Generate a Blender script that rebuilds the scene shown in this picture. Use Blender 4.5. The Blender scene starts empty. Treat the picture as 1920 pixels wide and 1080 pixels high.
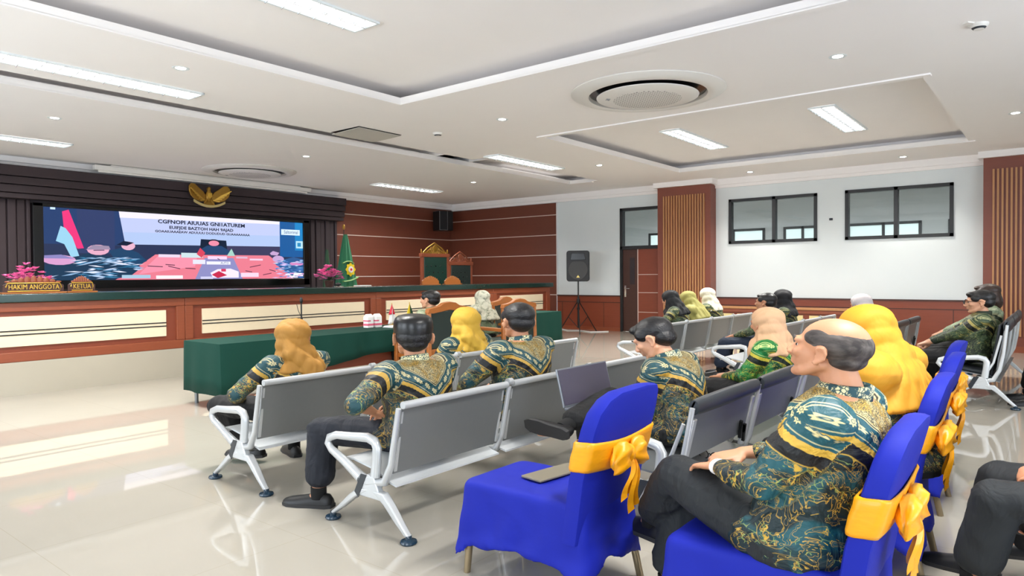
import bpy, bmesh, math, random
import numpy as np
from mathutils import Vector, Matrix, noise as mnoise

sc = bpy.context.scene
COL = sc.collection
PI = math.pi
rnd = random.Random(7)

# ------------------------------------------------------------------ camera
CAM_H = 1.5
YAW, PITCH, ROLL, FPX = 0.671863, -0.0176874, -0.00720935, 1300.2
def make_camera():
    f = Vector((math.cos(YAW)*math.cos(PITCH), math.sin(YAW)*math.cos(PITCH), math.sin(PITCH)))
    r = Vector((math.sin(YAW), -math.cos(YAW), 0)); u = r.cross(f)
    r2 = r*math.cos(ROLL)+u*math.sin(ROLL); u2 = -r*math.sin(ROLL)+u*math.cos(ROLL)
    cam = bpy.data.cameras.new('camera'); o = bpy.data.objects.new('camera', cam); COL.objects.link(o)
    M = Matrix((r2, u2, -f)).transposed().to_4x4(); M.translation = (0, 0, CAM_H)
    o.matrix_world = M
    cam.sensor_width = 36; cam.lens = FPX*36/1920; cam.clip_start = .05
    sc.camera = o
make_camera()

# ------------------------------------------------------------------ light, exposure
w = bpy.data.worlds.new('world'); sc.world = w; w.use_nodes = True
w.node_tree.nodes['Background'].inputs[0].default_value = (.75, .82, .9, 1)
w.node_tree.nodes['Background'].inputs[1].default_value = 8.5
vs = sc.view_settings
vs.view_transform = 'Standard'; vs.look = 'None'; vs.gamma = 1; vs.use_curve_mapping = False
vs.exposure = 0.46
sc.cycles.use_denoising = True
sc.cycles.max_bounces = 10; sc.cycles.diffuse_bounces = 6; sc.cycles.glossy_bounces = 4
sc.cycles.sample_clamp_indirect = 6
LAMP_E, SPOT_E, LAMP_W = .7, 25.0, 95.0

# ------------------------------------------------------------------ materials
def s2l(c):
    return tuple((v/12.92 if v <= .04045 else ((v+.055)/1.055)**2.4) for v in c)
def hx(h):
    return s2l(tuple(int(h[i:i+2], 16)/255 for i in (0, 2, 4)))
class NT:
    def __init__(s, name):
        s.m = bpy.data.materials.new(name); s.m.use_nodes = True
        s.n = s.m.node_tree.nodes; s.l = s.m.node_tree.links
        s.b = s.n['Principled BSDF']
    def add(s, t, **kw):
        nd = s.n.new(t)
        for k, v in kw.items():
            if k.startswith('i_'):
                key = k[2:]; key = int(key) if key.isdigit() else key
                s.put(nd, key, v)
            else: setattr(nd, k, v)
        return nd
    def put(s, nd, key, v):
        if hasattr(v, 'is_output') or isinstance(v, bpy.types.NodeSocket): s.l.new(v, nd.inputs[key])
        else:
            if isinstance(v, tuple) and len(v) == 3 and nd.inputs[key].type == 'RGBA': v = (*v, 1)
            nd.inputs[key].default_value = v
    def math(s, op, a, b=0.0, c=None):
        nd = s.n.new('ShaderNodeMath'); nd.operation = op; s.put(nd, 0, a); s.put(nd, 1, b)
        if c is not None: s.put(nd, 2, c)
        return nd.outputs[0]
    def mix(s, f, a, b):
        nd = s.n.new('ShaderNodeMix'); nd.data_type = 'RGBA'
        s.put(nd, 0, f); s.put(nd, 6, a if not isinstance(a, tuple) else (*a[:3], 1)); s.put(nd, 7, b if not isinstance(b, tuple) else (*b[:3], 1))
        return nd.outputs[2]
    def step(s, x, t, w=.002):   # smooth step up at t
        nd = s.n.new('ShaderNodeMapRange'); s.put(nd, 0, x); nd.inputs[1].default_value = t-w; nd.inputs[2].default_value = t+w
        return nd.outputs[0]
    def band(s, x, a, b, w=.0015):
        return s.math('SUBTRACT', s.step(x, a, w), s.step(x, b, w))
    def bump(s, h, strength=.3, dist=.01):
        nd = s.n.new('ShaderNodeBump'); nd.inputs['Strength'].default_value = strength; nd.inputs['Distance'].default_value = dist
        s.l.new(h, nd.inputs['Height']); s.l.new(nd.outputs[0], s.b.inputs['Normal']); return nd
    def noise(s, scale, vec=None, detail=3, dist=0.0):
        nd = s.n.new('ShaderNodeTexNoise'); nd.inputs['Scale'].default_value = scale; nd.inputs['Detail'].default_value = detail
        nd.inputs['Distortion'].default_value = dist
        if vec is not None: s.l.new(vec, nd.inputs['Vector'])
        return nd
def mat(name, col, rough=.5, metal=0., spec=.5, coat=0., var=0., vscale=8., bump=0., bscale=60., sheen=0., em=None, es=1., stretch=None):
    t = NT(name); b = t.b
    col = hx(col) if isinstance(col, str) else col
    b.inputs['Base Color'].default_value = (*col, 1); b.inputs['Roughness'].default_value = rough
    b.inputs['Metallic'].default_value = metal; b.inputs['Specular IOR Level'].default_value = spec
    b.inputs['Coat Weight'].default_value = coat; b.inputs['Sheen Weight'].default_value = sheen
    if em is not None:
        em = hx(em) if isinstance(em, str) else em
        b.inputs['Emission Color'].default_value = (*em, 1); b.inputs['Emission Strength'].default_value = es
    if var or bump:
        tc = t.add('ShaderNodeTexCoord'); v = tc.outputs['Object']
        if stretch:
            mp = t.add('ShaderNodeMapping'); t.l.new(v, mp.inputs[0]); mp.inputs['Scale'].default_value = stretch; v = mp.outputs[0]
        if var:
            n = t.noise(vscale, v)
            c2 = tuple(min(1, c*(1+var)) for c in col); c1 = tuple(c*(1-var) for c in col)
            t.l.new(t.mix(n.outputs[0], c1, c2), b.inputs['Base Color'])
        if bump:
            n2 = t.noise(bscale, v); t.bump(n2.outputs[0], bump, .004)
    return t.m

M = {}
M['white'] = mat('white_paint', 'DEE5E7', .75, var=.02, vscale=2)
M['ceil'] = mat('ceiling_paint', 'F7F4F3', .85, var=.015, vscale=1.5)
M['wood'] = mat('reddish_laminate', '84402A', .38, var=.10, vscale=3, stretch=(1, 1, 12))
M['wood2'] = mat('reddish_frame_wood', '8E4A30', .35, var=.12, vscale=5, stretch=(1, 8, 8))
M['clad'] = mat('wall_cladding_wood', '6E3A2A', .42, var=.08, vscale=2.5, stretch=(1, 1, 10))
M['slat'] = mat('pale_oak_slat', 'B98455', .45, var=.12, vscale=6, stretch=(6, 6, .5))
M['strip'] = mat('pale_metal_strip', 'E2D3C8', .35, metal=.3)
M['dark'] = mat('dark_plum_panel', '30262A', .55, var=.06)
M['pelmet'] = mat('dark_plum_fabric', '33272B', .7, var=.1, vscale=3, bump=.2)
M['black'] = mat('black_plastic', '101113', .4)
M['frame'] = mat('black_aluminium', '1C1D1F', .4)
M['door'] = mat('dark_brown_door', '472A22', .45, var=.1, vscale=4, stretch=(1, 1, 8))
M['cream'] = mat('cream_panel', 'F0DFBF', .5, var=.03)
M['yellow_p'] = mat('pale_yellow_panel', 'EBD79A', .5, var=.03)
M['skirt'] = mat('cream_stone', 'B5AE9E', .25, var=.03, vscale=3)
M['counter'] = mat('dark_green_counter', '12302B', .18, var=.15, vscale=20)
M['chrome'] = mat('chrome', 'D5D8DA', .15, metal=1)
M['steel'] = mat('brushed_grey_steel', '888B8D', .36, metal=.55, spec=.5, var=.03, vscale=30)
M['alu'] = mat('polished_aluminium', 'C9CCCE', .3, metal=.45)
M['alu_l'] = mat('white_aluminium', 'D6DADC', .35, metal=.25)
M['perf'] = mat('grey_steel_sheet', '8F949A', .4, metal=.5)
M['pad'] = mat('black_leather', '2B3036', .38, bump=.15, bscale=150)
M['footpad'] = mat('dark_blue_rubber', '1D3445', .25)
M['blue'] = mat('royal_blue_stretch', '0D1E9A', .7, spec=.3, var=.05, vscale=5, bump=.7, bscale=5, stretch=(1.5, 1, 2.2))
M['sash'] = mat('golden_satin', 'F0A210', .36, var=.08, vscale=20, bump=.35, bscale=16, stretch=(1, 1, 4))
M['leg'] = mat('champagne_metal', '9C8B6E', .35, metal=.7)
M['green_cloth'] = mat('green_cloth', '063A30', .85, spec=.3, var=.05, bump=.1, bscale=12)
M['orange_wood'] = mat('orange_teak', 'A8632A', .4, var=.15, vscale=5, stretch=(1, 1, 6))
M['upholst'] = mat('dark_green_leather', '263330', .35)
M['gold'] = mat('antique_gold', 'A27A2E', .35, metal=.6, var=.2, vscale=20)
M['goldb'] = mat('bright_gold', 'D8AC45', .3, metal=.5)
M['flag'] = mat('green_satin', '0A6A44', .5, sheen=.2)
M['pink'] = mat('pink_petal', 'F27AB5', .6, var=.2, vscale=30)
M['leafg'] = mat('dark_leaf', '1E4A2B', .5)
M['red'] = mat('flag_red', 'D2223A', .6)
M['whitec'] = mat('flag_white', 'EDEDED', .6)
M['yel'] = mat('flag_yellow', 'E5C81C', .6)
M['laptop'] = mat('silver_laptop', '8E939B', .35, metal=.6)
M['lapscreen'] = mat('laptop_dark_glass', '4A4654', .12, em='6D6878', es=.08)
M['paper'] = mat('white_paper', 'F2F2F0', .7)
M['ac'] = mat('white_abs', 'E2E0DC', .4)
M['bezel'] = mat('display_bezel', '050507', .2)
M['louvre'] = mat('louvre_aluminium', 'DADDE0', .2, metal=.6)
M['tube'] = mat('fluorescent_tray', 'FFFFFF', .5, em=(1, .985, .955), es=LAMP_E)
M['spot'] = mat('downlight_lens', 'FFFFFF', .5, em=(1, .96, .88), es=SPOT_E)

def floor_mat():
    t = NT('polished_cream_tile')
    tc = t.add('ShaderNodeTexCoord'); v = tc.outputs['Object']
    sx = t.add('ShaderNodeSeparateXYZ'); t.l.new(v, sx.inputs[0])
    def grid(o, off):
        a = t.math('ADD', o, off); a = t.math('DIVIDE', a, 1.025); a = t.math('FRACT', a); a = t.math('SUBTRACT', a, .5); a = t.math('ABSOLUTE', a)
        return t.step(a, .4982, .0005)
    g = t.math('MAXIMUM', grid(sx.outputs[0], 50*1.025-1.325), grid(sx.outputs[1], 50*1.025-.35))
    n = t.noise(.8, v, 4)
    c = t.mix(n.outputs[0], hx('A7A195'), hx('B3ADA1'))
    c = t.mix(g, c, hx('A39C8D'))
    t.l.new(c, t.b.inputs['Base Color'])
    t.b.inputs['Roughness'].default_value = .025; t.b.inputs['Specular IOR Level'].default_value = .6
    return t.m
M['floor'] = floor_mat()
def glass_mat():
    t = NT('window_glass')
    out = t.n['Material Output']; tr = t.add('ShaderNodeBsdfTransparent'); gl = t.add('ShaderNodeBsdfGlossy')
    gl.inputs['Roughness'].default_value = .02; tr.inputs[0].default_value = (.8, .83, .84, 1)
    fr = t.add('ShaderNodeFresnel'); fr.inputs[0].default_value = 1.5
    mx = t.add('ShaderNodeMixShader'); t.l.new(fr.outputs[0], mx.inputs[0]); t.l.new(tr.outputs[0], mx.inputs[1]); t.l.new(gl.outputs[0], mx.inputs[2])
    t.l.new(mx.outputs[0], out.inputs[0]); return t.m
M['glass'] = glass_mat()

# ------------------------------------------------------------------ mesh builder
def rot_to(d):
    d = Vector(d).normalized()
    return d.to_track_quat('Z', 'Y').to_matrix()
class MB:
    def __init__(s): s.v = []; s.f = []
    def add(s, vs_, fs):
        o = len(s.v); s.v += [tuple(x) for x in vs_]; s.f += [tuple(i+o for i in f) for f in fs]; return s
    def box(s, x0, x1, y0, y1, z0, z1, rz=0, c=None):
        P = [(x, y, z) for z in (z0, z1) for x, y in ((x0, y0), (x1, y0), (x1, y1), (x0, y1))]
        if rz:
            cx, cy = c if c else ((x0+x1)/2, (y0+y1)/2); a, b = math.cos(rz), math.sin(rz)
            P = [(cx+(x-cx)*a-(y-cy)*b, cy+(x-cx)*b+(y-cy)*a, z) for x, y, z in P]
        return s.add(P, [(0, 3, 2, 1), (4, 5, 6, 7), (0, 1, 5, 4), (1, 2, 6, 5), (2, 3, 7, 6), (3, 0, 4, 7)])
    def bar(s, p0, p1, w, h, up=(0, 0, 1), w1=None, h1=None):   # rectangular bar
        p0, p1 = Vector(p0), Vector(p1); d = (p1-p0).normalized(); x = d.cross(Vector(up)).normalized(); z = x.cross(d)
        P = []
        for p, ww, hh in ((p0, w, h), (p1, w1 or w, h1 or h)):
            for a, b in ((-1, -1), (1, -1), (1, 1), (-1, 1)): P.append(p+x*a*ww/2+z*b*hh/2)
        return s.add(P, [(0, 1, 2, 3), (7, 6, 5, 4), (0, 4, 5, 1), (1, 5, 6, 2), (2, 6, 7, 3), (3, 7, 4, 0)])
    def rings(s, R, cap=True, closed=False):
        n = len(R[0]); P = [p for r in R for p in r]; F = []
        m = len(R)
        for i in range(m if closed else m-1):
            j = (i+1) % m
            for k in range(n):
                F.append((i*n+k, i*n+(k+1) % n, j*n+(k+1) % n, j*n+k))
        if cap and not closed:
            F.append(tuple(range(n-1, -1, -1))); F.append(tuple((m-1)*n+k for k in range(n)))
        return s.add(P, F)
    def cyl(s, p0, p1, r0, r1=None, n=16):
        r1 = r0 if r1 is None else r1; m = rot_to(Vector(p1)-Vector(p0))
        return s.rings([[Vector(p)+m@Vector((r*math.cos(2*PI*k/n), r*math.sin(2*PI*k/n), 0)) for k in range(n)] for p, r in ((p0, r0), (p1, r1))])
    def tube(s, path, r, n=10, closed=False, flat=1.0, up=(0, 0, 1)):
        path = [Vector(p) for p in path]; m = len(path); R = []
        rr = r if isinstance(r, (list, tuple)) else [r]*m
        for i, p in enumerate(path):
            a = path[i-1] if (i > 0 or closed) else p; b = path[(i+1) % m] if (i < m-1 or closed) else p
            d = (b-a).normalized(); u = Vector(up)
            if abs(d.dot(u)) > .98: u = Vector((1, 0, 0))
            x = d.cross(u).normalized(); y = x.cross(d)
            R.append([p+x*rr[i]*math.cos(2*PI*k/n)+y*rr[i]*flat*math.sin(2*PI*k/n) for k in range(n)])
        return s.rings(R, closed=closed)
    def lathe(s, prof, c=(0, 0, 0), n=32, axis=None, sy=1.0):
        R = []
        for r, z in prof: R.append([Vector((max(r, 1e-4)*math.cos(2*PI*k/n), max(r, 1e-4)*sy*math.sin(2*PI*k/n), z)) for k in range(n)])
        m = rot_to(axis) if axis else Matrix.Identity(3)
        return s.rings([[Vector(c)+m@p for p in r] for r in R])
    def ell(s, c, r, rot=None, n=16, m=10):
        R = []
        for i in range(m+1):
            t = PI*i/m; t = min(max(t, .02), PI-.02)
            R.append([Vector((r[0]*math.sin(t)*math.cos(2*PI*k/n), r[1]*math.sin(t)*math.sin(2*PI*k/n), -r[2]*math.cos(t))) for k in range(n)])
        return s.rings([[Vector(c)+(rot@p if rot else p) for p in r_] for r_ in R])
    def prism(s, poly, z0, z1, fn=None):   # poly of (a,b); fn maps (a,b,c)->xyz
        fn = fn or (lambda a, b, c: (a, b, c)); n = len(poly)
        A = sum(poly[i][0]*poly[(i+1) % n][1]-poly[(i+1) % n][0]*poly[i][1] for i in range(n))
        if A < 0: poly = poly[::-1]
        P = [fn(a, b, z0) for a, b in poly]+[fn(a, b, z1) for a, b in poly]
        return s.add(P, [tuple(range(n-1, -1, -1)), tuple(range(n, 2*n))]+[(i, (i+1) % n, (i+1) % n+n, i+n) for i in range(n)])
    def sheet(s, fn, nu, nv, th=0.0):   # grid surface, optional thickness via solidify later
        P = [fn(i/nu, j/nv) for j in range(nv+1) for i in range(nu+1)]
        return s.add(P, [(j*(nu+1)+i, j*(nu+1)+i+1, (j+1)*(nu+1)+i+1, (j+1)*(nu+1)+i) for j in range(nv) for i in range(nu)])
    def xf(s, Mx):
        s.v = [tuple(Mx@Vector(p)) for p in s.v]; return s
    def build(s, name, m, parent=None, smooth=40, bevel=0, solid=0, sub=0):
        me = bpy.data.meshes.new(name); me.from_pydata(s.v, [], s.f); me.validate(); me.update()
        bm = bmesh.new(); bm.from_mesh(me); bmesh.ops.recalc_face_normals(bm, faces=bm.faces); bm.to_mesh(me); bm.free()
        return link(name, me, m, parent, smooth, bevel, solid, sub)
def link(name, me, m, parent=None, smooth=40, bevel=0, solid=0, sub=0):
    o = bpy.data.objects.new(name, me); COL.objects.link(o)
    me.materials.append(M[m] if isinstance(m, str) else m)
    if smooth:
        me.polygons.foreach_set('use_smooth', [True]*len(me.polygons))
        if smooth < 180: me.set_sharp_from_angle(angle=math.radians(smooth))
    if solid: md = o.modifiers.new('s', 'SOLIDIFY'); md.thickness = solid; md.offset = 0
    if bevel: md = o.modifiers.new('b', 'BEVEL'); md.width = bevel; md.segments = 2; md.limit_method = 'ANGLE'
    if sub: md = o.modifiers.new('ss', 'SUBSURF'); md.levels = sub; md.render_levels = sub
    if parent is not None: o.parent = parent
    return o
def tag(o, label, cat, group=None):
    o['label'] = label; o['category'] = cat
    if group: o['group'] = group
    return o
def thing(name, label, cat, loc=(0, 0, 0), rz=0, group=None):
    o = bpy.data.objects.new(name, None); COL.objects.link(o); o.location = loc; o.rotation_euler = (0, 0, rz)
    o.empty_display_size = .1
    return tag(o, label, cat, group)
def struct(o): o['kind'] = 'structure'; return o
def dup(root, loc, rz=None, label=None, group=None):
    r = root.copy(); COL.objects.link(r); r.location = loc
    if rz is not None: r.rotation_euler = (0, 0, rz)
    if label: r['label'] = label
    if group: r['group'] = group
    for ch in list(root.children):
        c = ch.copy(); COL.objects.link(c); c.parent = r
        for g in list(ch.children):
            d = g.copy(); COL.objects.link(d); d.parent = c
    return r
def text_mesh(s, size, fn, depth=.002, bold=0.0):
    """letters as real geometry, mapped by fn(a, b, c)"""
    cu = bpy.data.curves.new('t', 'FONT'); cu.body = s; cu.size = size; cu.extrude = depth; cu.align_x = 'CENTER'; cu.align_y = 'CENTER'
    cu.resolution_u = 2; cu.offset = size*bold
    o = bpy.data.objects.new('t', cu); COL.objects.link(o)
    dg = bpy.context.evaluated_depsgraph_get(); me = bpy.data.meshes.new_from_object(o.evaluated_get(dg))
    mb = MB(); mb.add([fn(*v.co) for v in me.vertices], [tuple(p.vertices) for p in me.polygons])
    bpy.data.objects.remove(o); bpy.data.curves.remove(cu); bpy.data.meshes.remove(me)
    return mb

def remesh(mb, voxel, smooth=3, factor=.5):
    me = bpy.data.meshes.new('tmp'); me.from_pydata(mb.v, [], mb.f)
    bm = bmesh.new(); bm.from_mesh(me); bmesh.ops.recalc_face_normals(bm, faces=bm.faces); bm.to_mesh(me); bm.free()
    o = bpy.data.objects.new('tmp', me); COL.objects.link(o)
    r = o.modifiers.new('r', 'REMESH'); r.mode = 'VOXEL'; r.voxel_size = voxel; r.adaptivity = 0
    if smooth: s = o.modifiers.new('s', 'SMOOTH'); s.iterations = smooth; s.factor = factor
    dg = bpy.context.evaluated_depsgraph_get(); out = bpy.data.meshes.new_from_object(o.evaluated_get(dg))
    bpy.data.objects.remove(o); bpy.data.meshes.remove(me)
    return out
def getv(me):
    a = np.empty(len(me.vertices)*3, np.float32); me.vertices.foreach_get('co', a); return a.reshape(-1, 3).astype(float)
def getn(me):
    a = np.empty(len(me.vertices)*3, np.float32); me.vertex_normals.foreach_get('vector', a); return a.reshape(-1, 3).astype(float)
def setv(me, a): me.vertices.foreach_set('co', a.astype(np.float32).ravel()); me.update()

def wrinkle(P, N, amp, seed, mask=None, freq=1.0):
    r = np.random.RandomState(seed); d = np.zeros(len(P))
    for k in range(7):
        f = r.normal(size=3); f = f/np.linalg.norm(f)*r.uniform(10, 30)*freq; g = r.normal(size=3)*6*freq
        ph = P@f+1.5*np.sin(P@g+r.uniform(0, 6))+r.uniform(0, 6)
        s_ = np.sin(ph); d += (1-np.abs(s_))**2*r.uniform(.5, 1)-.3
    d = d/3.2
    if mask is not None: d = d*mask
    return P+N*(amp*d)[:, None]

# ================================================================== ROOM
XW, YW, ZC = 16.24, 15.4, 3.78      # right wall, front wall, ceiling
XL, YB = -2.2, -4.2
ZU = 3.98
struct(MB().box(XL-.2, XW+6.2, YB-.2, YW+.2, -.12, 0).build('floor', 'floor', smooth=0))
C1 = (-.5, 6.28, 1.3, 6.85); C2 = (-.5, 10.2, 9.08, 9.6); C4 = (10.2, 14.42, 8.8, 9.6); C3 = (9.3, 14.38, 1.3, 6.68)
def ceiling():
    holes = (C1, C2, C3, C4)
    xs = sorted({XL-.2, XW, *[h[0] for h in holes], *[h[1] for h in holes]}); ys = sorted({YB-.2, YW+.1, *[h[2] for h in holes], *[h[3] for h in holes]})
    m = MB()
    for i in range(len(xs)-1):
        for j in range(len(ys)-1):
            cx, cy = (xs[i]+xs[i+1])/2, (ys[j]+ys[j+1])/2
            if any(h[0] < cx < h[1] and h[2] < cy < h[3] for h in holes): continue
            m.box(xs[i], xs[i+1], ys[j], ys[j+1], ZC, ZC+.075)
    e = .46
    for h in holes:      # raised tray above each opening, wider than the opening: the dark cove gap
        x0, x1, y0, y1 = h[0]-e, h[1]+e, h[2]-e, h[3]+e
        m.box(x0, x1, y0, y1, ZU, ZU+.05)
        m.box(x0-.04, x0, y0, y1, ZC+.07, ZU+.05); m.box(x1, x1+.04, y0, y1, ZC+.07, ZU+.05)
        m.box(x0, x1, y0-.04, y0, ZC+.07, ZU+.05); m.box(x0, x1, y1, y1+.04, ZC+.07, ZU+.05)
    return m.build('ceiling', 'ceil', smooth=0)
struct(ceiling())
# opening trims: a slim raised lip around each tray
for k, h in enumerate((C1, (-.5, 14.42, 9.08, 9.6), C3)):
    m = MB(); t = .1
    for a, b, c, d in ((h[0]-t, h[0], h[2]-t, h[3]+t), (h[1], h[1]+t, h[2]-t, h[3]+t), (h[0], h[1], h[3], h[3]+t)):
        m.box(a, b, c, d, ZC-.018, ZC+.002)
    struct(m.build('trim_%d' % (k+1), 'ceil', smooth=0))
# unseen windows added to brighten the ceiling and side wall with daylight
ADDED_LWIN = ((-.6, 2.0), (4.4, 7.4), (9.2, 13.0)); ADDED_BWIN = ((.0, 3.6), (5.6, 8.6)); Z0W, Z1W = .95, 2.95
def holed(a0, a1, wins, fn):
    xs = sorted({a0, a1, *[q for w_ in wins for q in w_]}); zs = (0, Z0W, Z1W, ZC+.1); m = MB()
    for i in range(len(xs)-1):
        for j in range(3):
            if j == 1 and any(w_[0] <= (xs[i]+xs[i+1])/2 <= w_[1] for w_ in wins): continue
            fn(m, xs[i], xs[i+1], zs[j], zs[j+1])
    return m
struct(holed(YB, YW, ADDED_LWIN, lambda m, a, b, c, d: m.box(XL-.2, XL, a, b, c, d)).build('wall_left', 'white', smooth=0))
struct(holed(XL-.2, XW+.2, ADDED_BWIN, lambda m, a, b, c, d: m.box(a, b, YB-.2, YB, c, d)).build('wall_back', 'white', smooth=0))
def fill_window(n, side, a, b):
    m = MB(); f = .06
    bx = (lambda p, q, c, d: m.box(XL-.14, XL-.08, p, q, c, d)) if side == 'L' else (lambda p, q, c, d: m.box(p, q, YB-.14, YB-.08, c, d))
    bx(a, b, Z0W, Z0W+f); bx(a, b, Z1W-f, Z1W); k = 3
    for i in range(k+1):
        c = a+(b-a)*i/k; c = min(max(c, a+f/2), b-f/2); bx(c-f/2, c+f/2, Z0W, Z1W)
    struct(m.build('window_%d' % n, 'frame', smooth=0))  # frame of an unseen opening, added for its fill light
    ld = bpy.data.lights.new('portal', 'AREA'); ld.shape = 'RECTANGLE'; ld.size = b-a; ld.size_y = Z1W-Z0W; ld.cycles.is_portal = True
    lo = bpy.data.objects.new('fill_portal', ld); COL.objects.link(lo); zc = (Z0W+Z1W)/2
    if side == 'L': lo.location = (XL-.22, (a+b)/2, zc); lo.rotation_euler = (PI/2, 0, -PI/2)
    else: lo.location = ((a+b)/2, YB-.22, zc); lo.rotation_euler = (PI/2, 0, 0)
for i, (a, b) in enumerate(ADDED_LWIN): fill_window(20+i, 'L', a, b)
for i, (a, b) in enumerate(ADDED_BWIN): fill_window(30+i, 'B', a, b)
wf = struct(MB().box(XL-.2, XW+.2, YW, YW+.2, 0, ZC+.1).build('wall_front', 'white', smooth=0))

# right wall with openings
W1 = (4.27, 6.27, 2.22, 3.28); W2 = (1.71, 3.70, 2.22, 3.29); DO = (7.9, 9.22, 0, 3.26)
def wall_right():
    m = MB(); ops = (W1, W2, DO)
    ys = sorted({YB, YW, *[o[0] for o in ops], *[o[1] for o in ops]}); zs = sorted({0., ZC+.1, *[o[2] for o in ops], *[o[3] for o in ops]})
    for i in range(len(ys)-1):
        for j in range(len(zs)-1):
            cy, cz = (ys[i]+ys[i+1])/2, (zs[j]+zs[j+1])/2
            if any(o[0] < cy < o[1] and o[2] < cz < o[3] for o in ops): continue
            m.box(XW, XW+.15, ys[i], ys[i+1], zs[j], zs[j+1])
    return m.build('wall_right', 'white', smooth=0)
wr = struct(wall_right())
def window(n, W, div):
    y0, y1, z0, z1 = W; f = .07; x0, x1 = XW-.03, XW+.12
    m = MB(); m.box(x0, x1, y0, y1, z0, z0+f).box(x0, x1, y0, y1, z1-f, z1).box(x0, x1, y0, y0+f, z0, z1).box(x0, x1, y1-f, y1, z0, z1)
    yc = y0+(y1-y0)*div; m.box(x0, x1, yc-.04, yc+.04, z0, z1)
    o = struct(m.build('window_%d' % n, 'frame', smooth=0, bevel=.004))
    for a, b in ((y0+f, yc-.04), (yc+.04, y1-f)):
        MB().box(XW+.04, XW+.048, a, b, z0+f, z1-f).build('pane', 'glass', o, smooth=0)
window(1, W1, .47); window(2, W2, .51)
# small wall switch between windows
# door with transom
def door():
    y0, y1, z1 = DO[0], DO[1], DO[3]
    m = MB(); x0, x1 = XW-.04, XW+.12; f = .075
    m.box(x0, x1, y1-f, y1, 0, z1).box(x0, x1, y0, y0+f, 0, z1).box(x0, x1, y0, y1, z1-f, z1).box(x0, x1, y0, y1, 2.17, 2.26)
    fr = struct(m.build('door_1', 'frame', smooth=0, bevel=.004))
    MB().box(XW+.04, XW+.048, y0+f, y1-f, 2.26, z1-f).build('pane', 'glass', fr, smooth=0)
    leaf = MB().box(XW, XW+.05, 8.72, y1-f, .01, 2.17).build('door_leaf', 'door', fr, smooth=0, bevel=.004)
    MB().box(XW-.006, XW+.004, 8.80, 8.94, 1.25, 1.95).build('vision_panel', 'dark', leaf, smooth=0)
    h = MB().box(XW-.012, XW, 9.05, 9.10, .92, 1.22); h.cyl((XW-.01, 9.075, 1.14), (XW-.06, 9.075, 1.14), .011).tube([(XW-.06, 9.075, 1.14), (XW-.065, 9.0, 1.142), (XW-.062, 8.92, 1.14)], .011)
    h.cyl((XW-.01, 9.075, .98), (XW-.03, 9.075, .98), .018); h.build('handle', 'chrome', leaf)
    side = MB().box(XW-.01, XW+.05, y0+f, 8.70, .01, 2.17).build('side_panel', 'wood', fr, smooth=0)
    s = MB().box(XW-.018, XW-.005, 8.69, 8.712, 0, 2.17)
    for z in (.52, 1.03, 1.50): s.box(XW-.018, XW-.008, y0+f, 8.70, z, z+.014)
    s.build('inlay_strip', 'strip', side, smooth=0)
door()
# cladding with metal lines at the front-right corner
XS = 11.72
m = MB().box(XS, XW-.001, YW-.03, YW+.01, .46, 3.6).box(XW-.03, XW+.01, 11.26, YW, .0, 3.56)
cl = struct(m.build('trim_4', 'clad', smooth=0)); cl.name = 'trim_4'
s = MB()
for z in (3.22, 2.65, 2.08, 1.51, .95):
    s.box(XS, XW-.03, YW-.042, YW-.028, z-.011, z+.011).box(XW-.042, XW-.028, 11.26, YW-.03, z-.011, z+.011)
s.build('metal_strip', 'strip', cl, smooth=0)
MB().box(XW-.045, XW-.0, 11.245, 11.262, 0, 3.56).build('edge_profile', 'whitec', cl, smooth=0)
# cornice
m = MB(); m.box(XL, XW, YW-.10, YW, 3.6, ZC).box(XL, XW, YW-.17, YW, 3.68, ZC).box(XW-.10, XW, YB, YW-.1, 3.64, ZC).box(XW-.05, XW, YB, YW-.1, 3.57, ZC)
struct(m.build('trim_5', 'ceil', smooth=0))
# wainscot on right wall
def wains(n, ya, yb):
    m = MB().box(XW-.03, XW+.01, ya, yb, 0, .95); o = struct(m.build('trim_%d' % n, 'wood', smooth=0))
    MB().box(XW-.05, XW+.0, ya, yb, .925, .955).build('top_rail', 'door', o, smooth=0)
    g = MB().box(XW-.036, XW-.02, ya, yb, .755, .77)
    k = ya+.5
    while k < yb: g.box(XW-.034, XW-.02, k, k+.012, 0, .755); k += 1.35
    g.build('groove', 'door', o, smooth=0)
    MB().box(XW-.045, XW, ya, yb, 0, .09).build('plinth', 'wood2', o, smooth=0)
wains(6, 9.22, 11.245); wains(7, YB, 7.9)
# slatted pillars
def pillar(n, y0, y1):
    x = 15.9
    m = MB().box(x, XW+.0, y0, y1, 0, 3.66); o = struct(m.build('trim_%d' % n, 'clad', smooth=0, bevel=.006))
    sm = MB(); g = .14; yy = y0+g
    while yy < y1-g-.02:
        sm.box(x-.035, x+.002, yy, yy+.032, .3, 3.44); yy += .0695
    sm.build('slat', 'slat', o, smooth=0)
    MB().box(x-.08, XW, y0-.08, y1+.08, 3.66, ZC).build('capital', 'ceil', o, smooth=0)
    MB().box(x-.02, XW, y0-.02, y1+.02, 0, .12).build('plinth', 'wood2', o, smooth=0)
M['clad2'] = mat('pillar_laminate', '7E4231', .4, var=.07, vscale=3, stretch=(1, 1, 8))
pillar(8, 6.59, 7.97); pillar(9, -.3, 1.2)
for o in bpy.data.objects:
    if o.name in ('trim_8', 'trim_9'): o.data.materials[0] = M['clad2']
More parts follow.
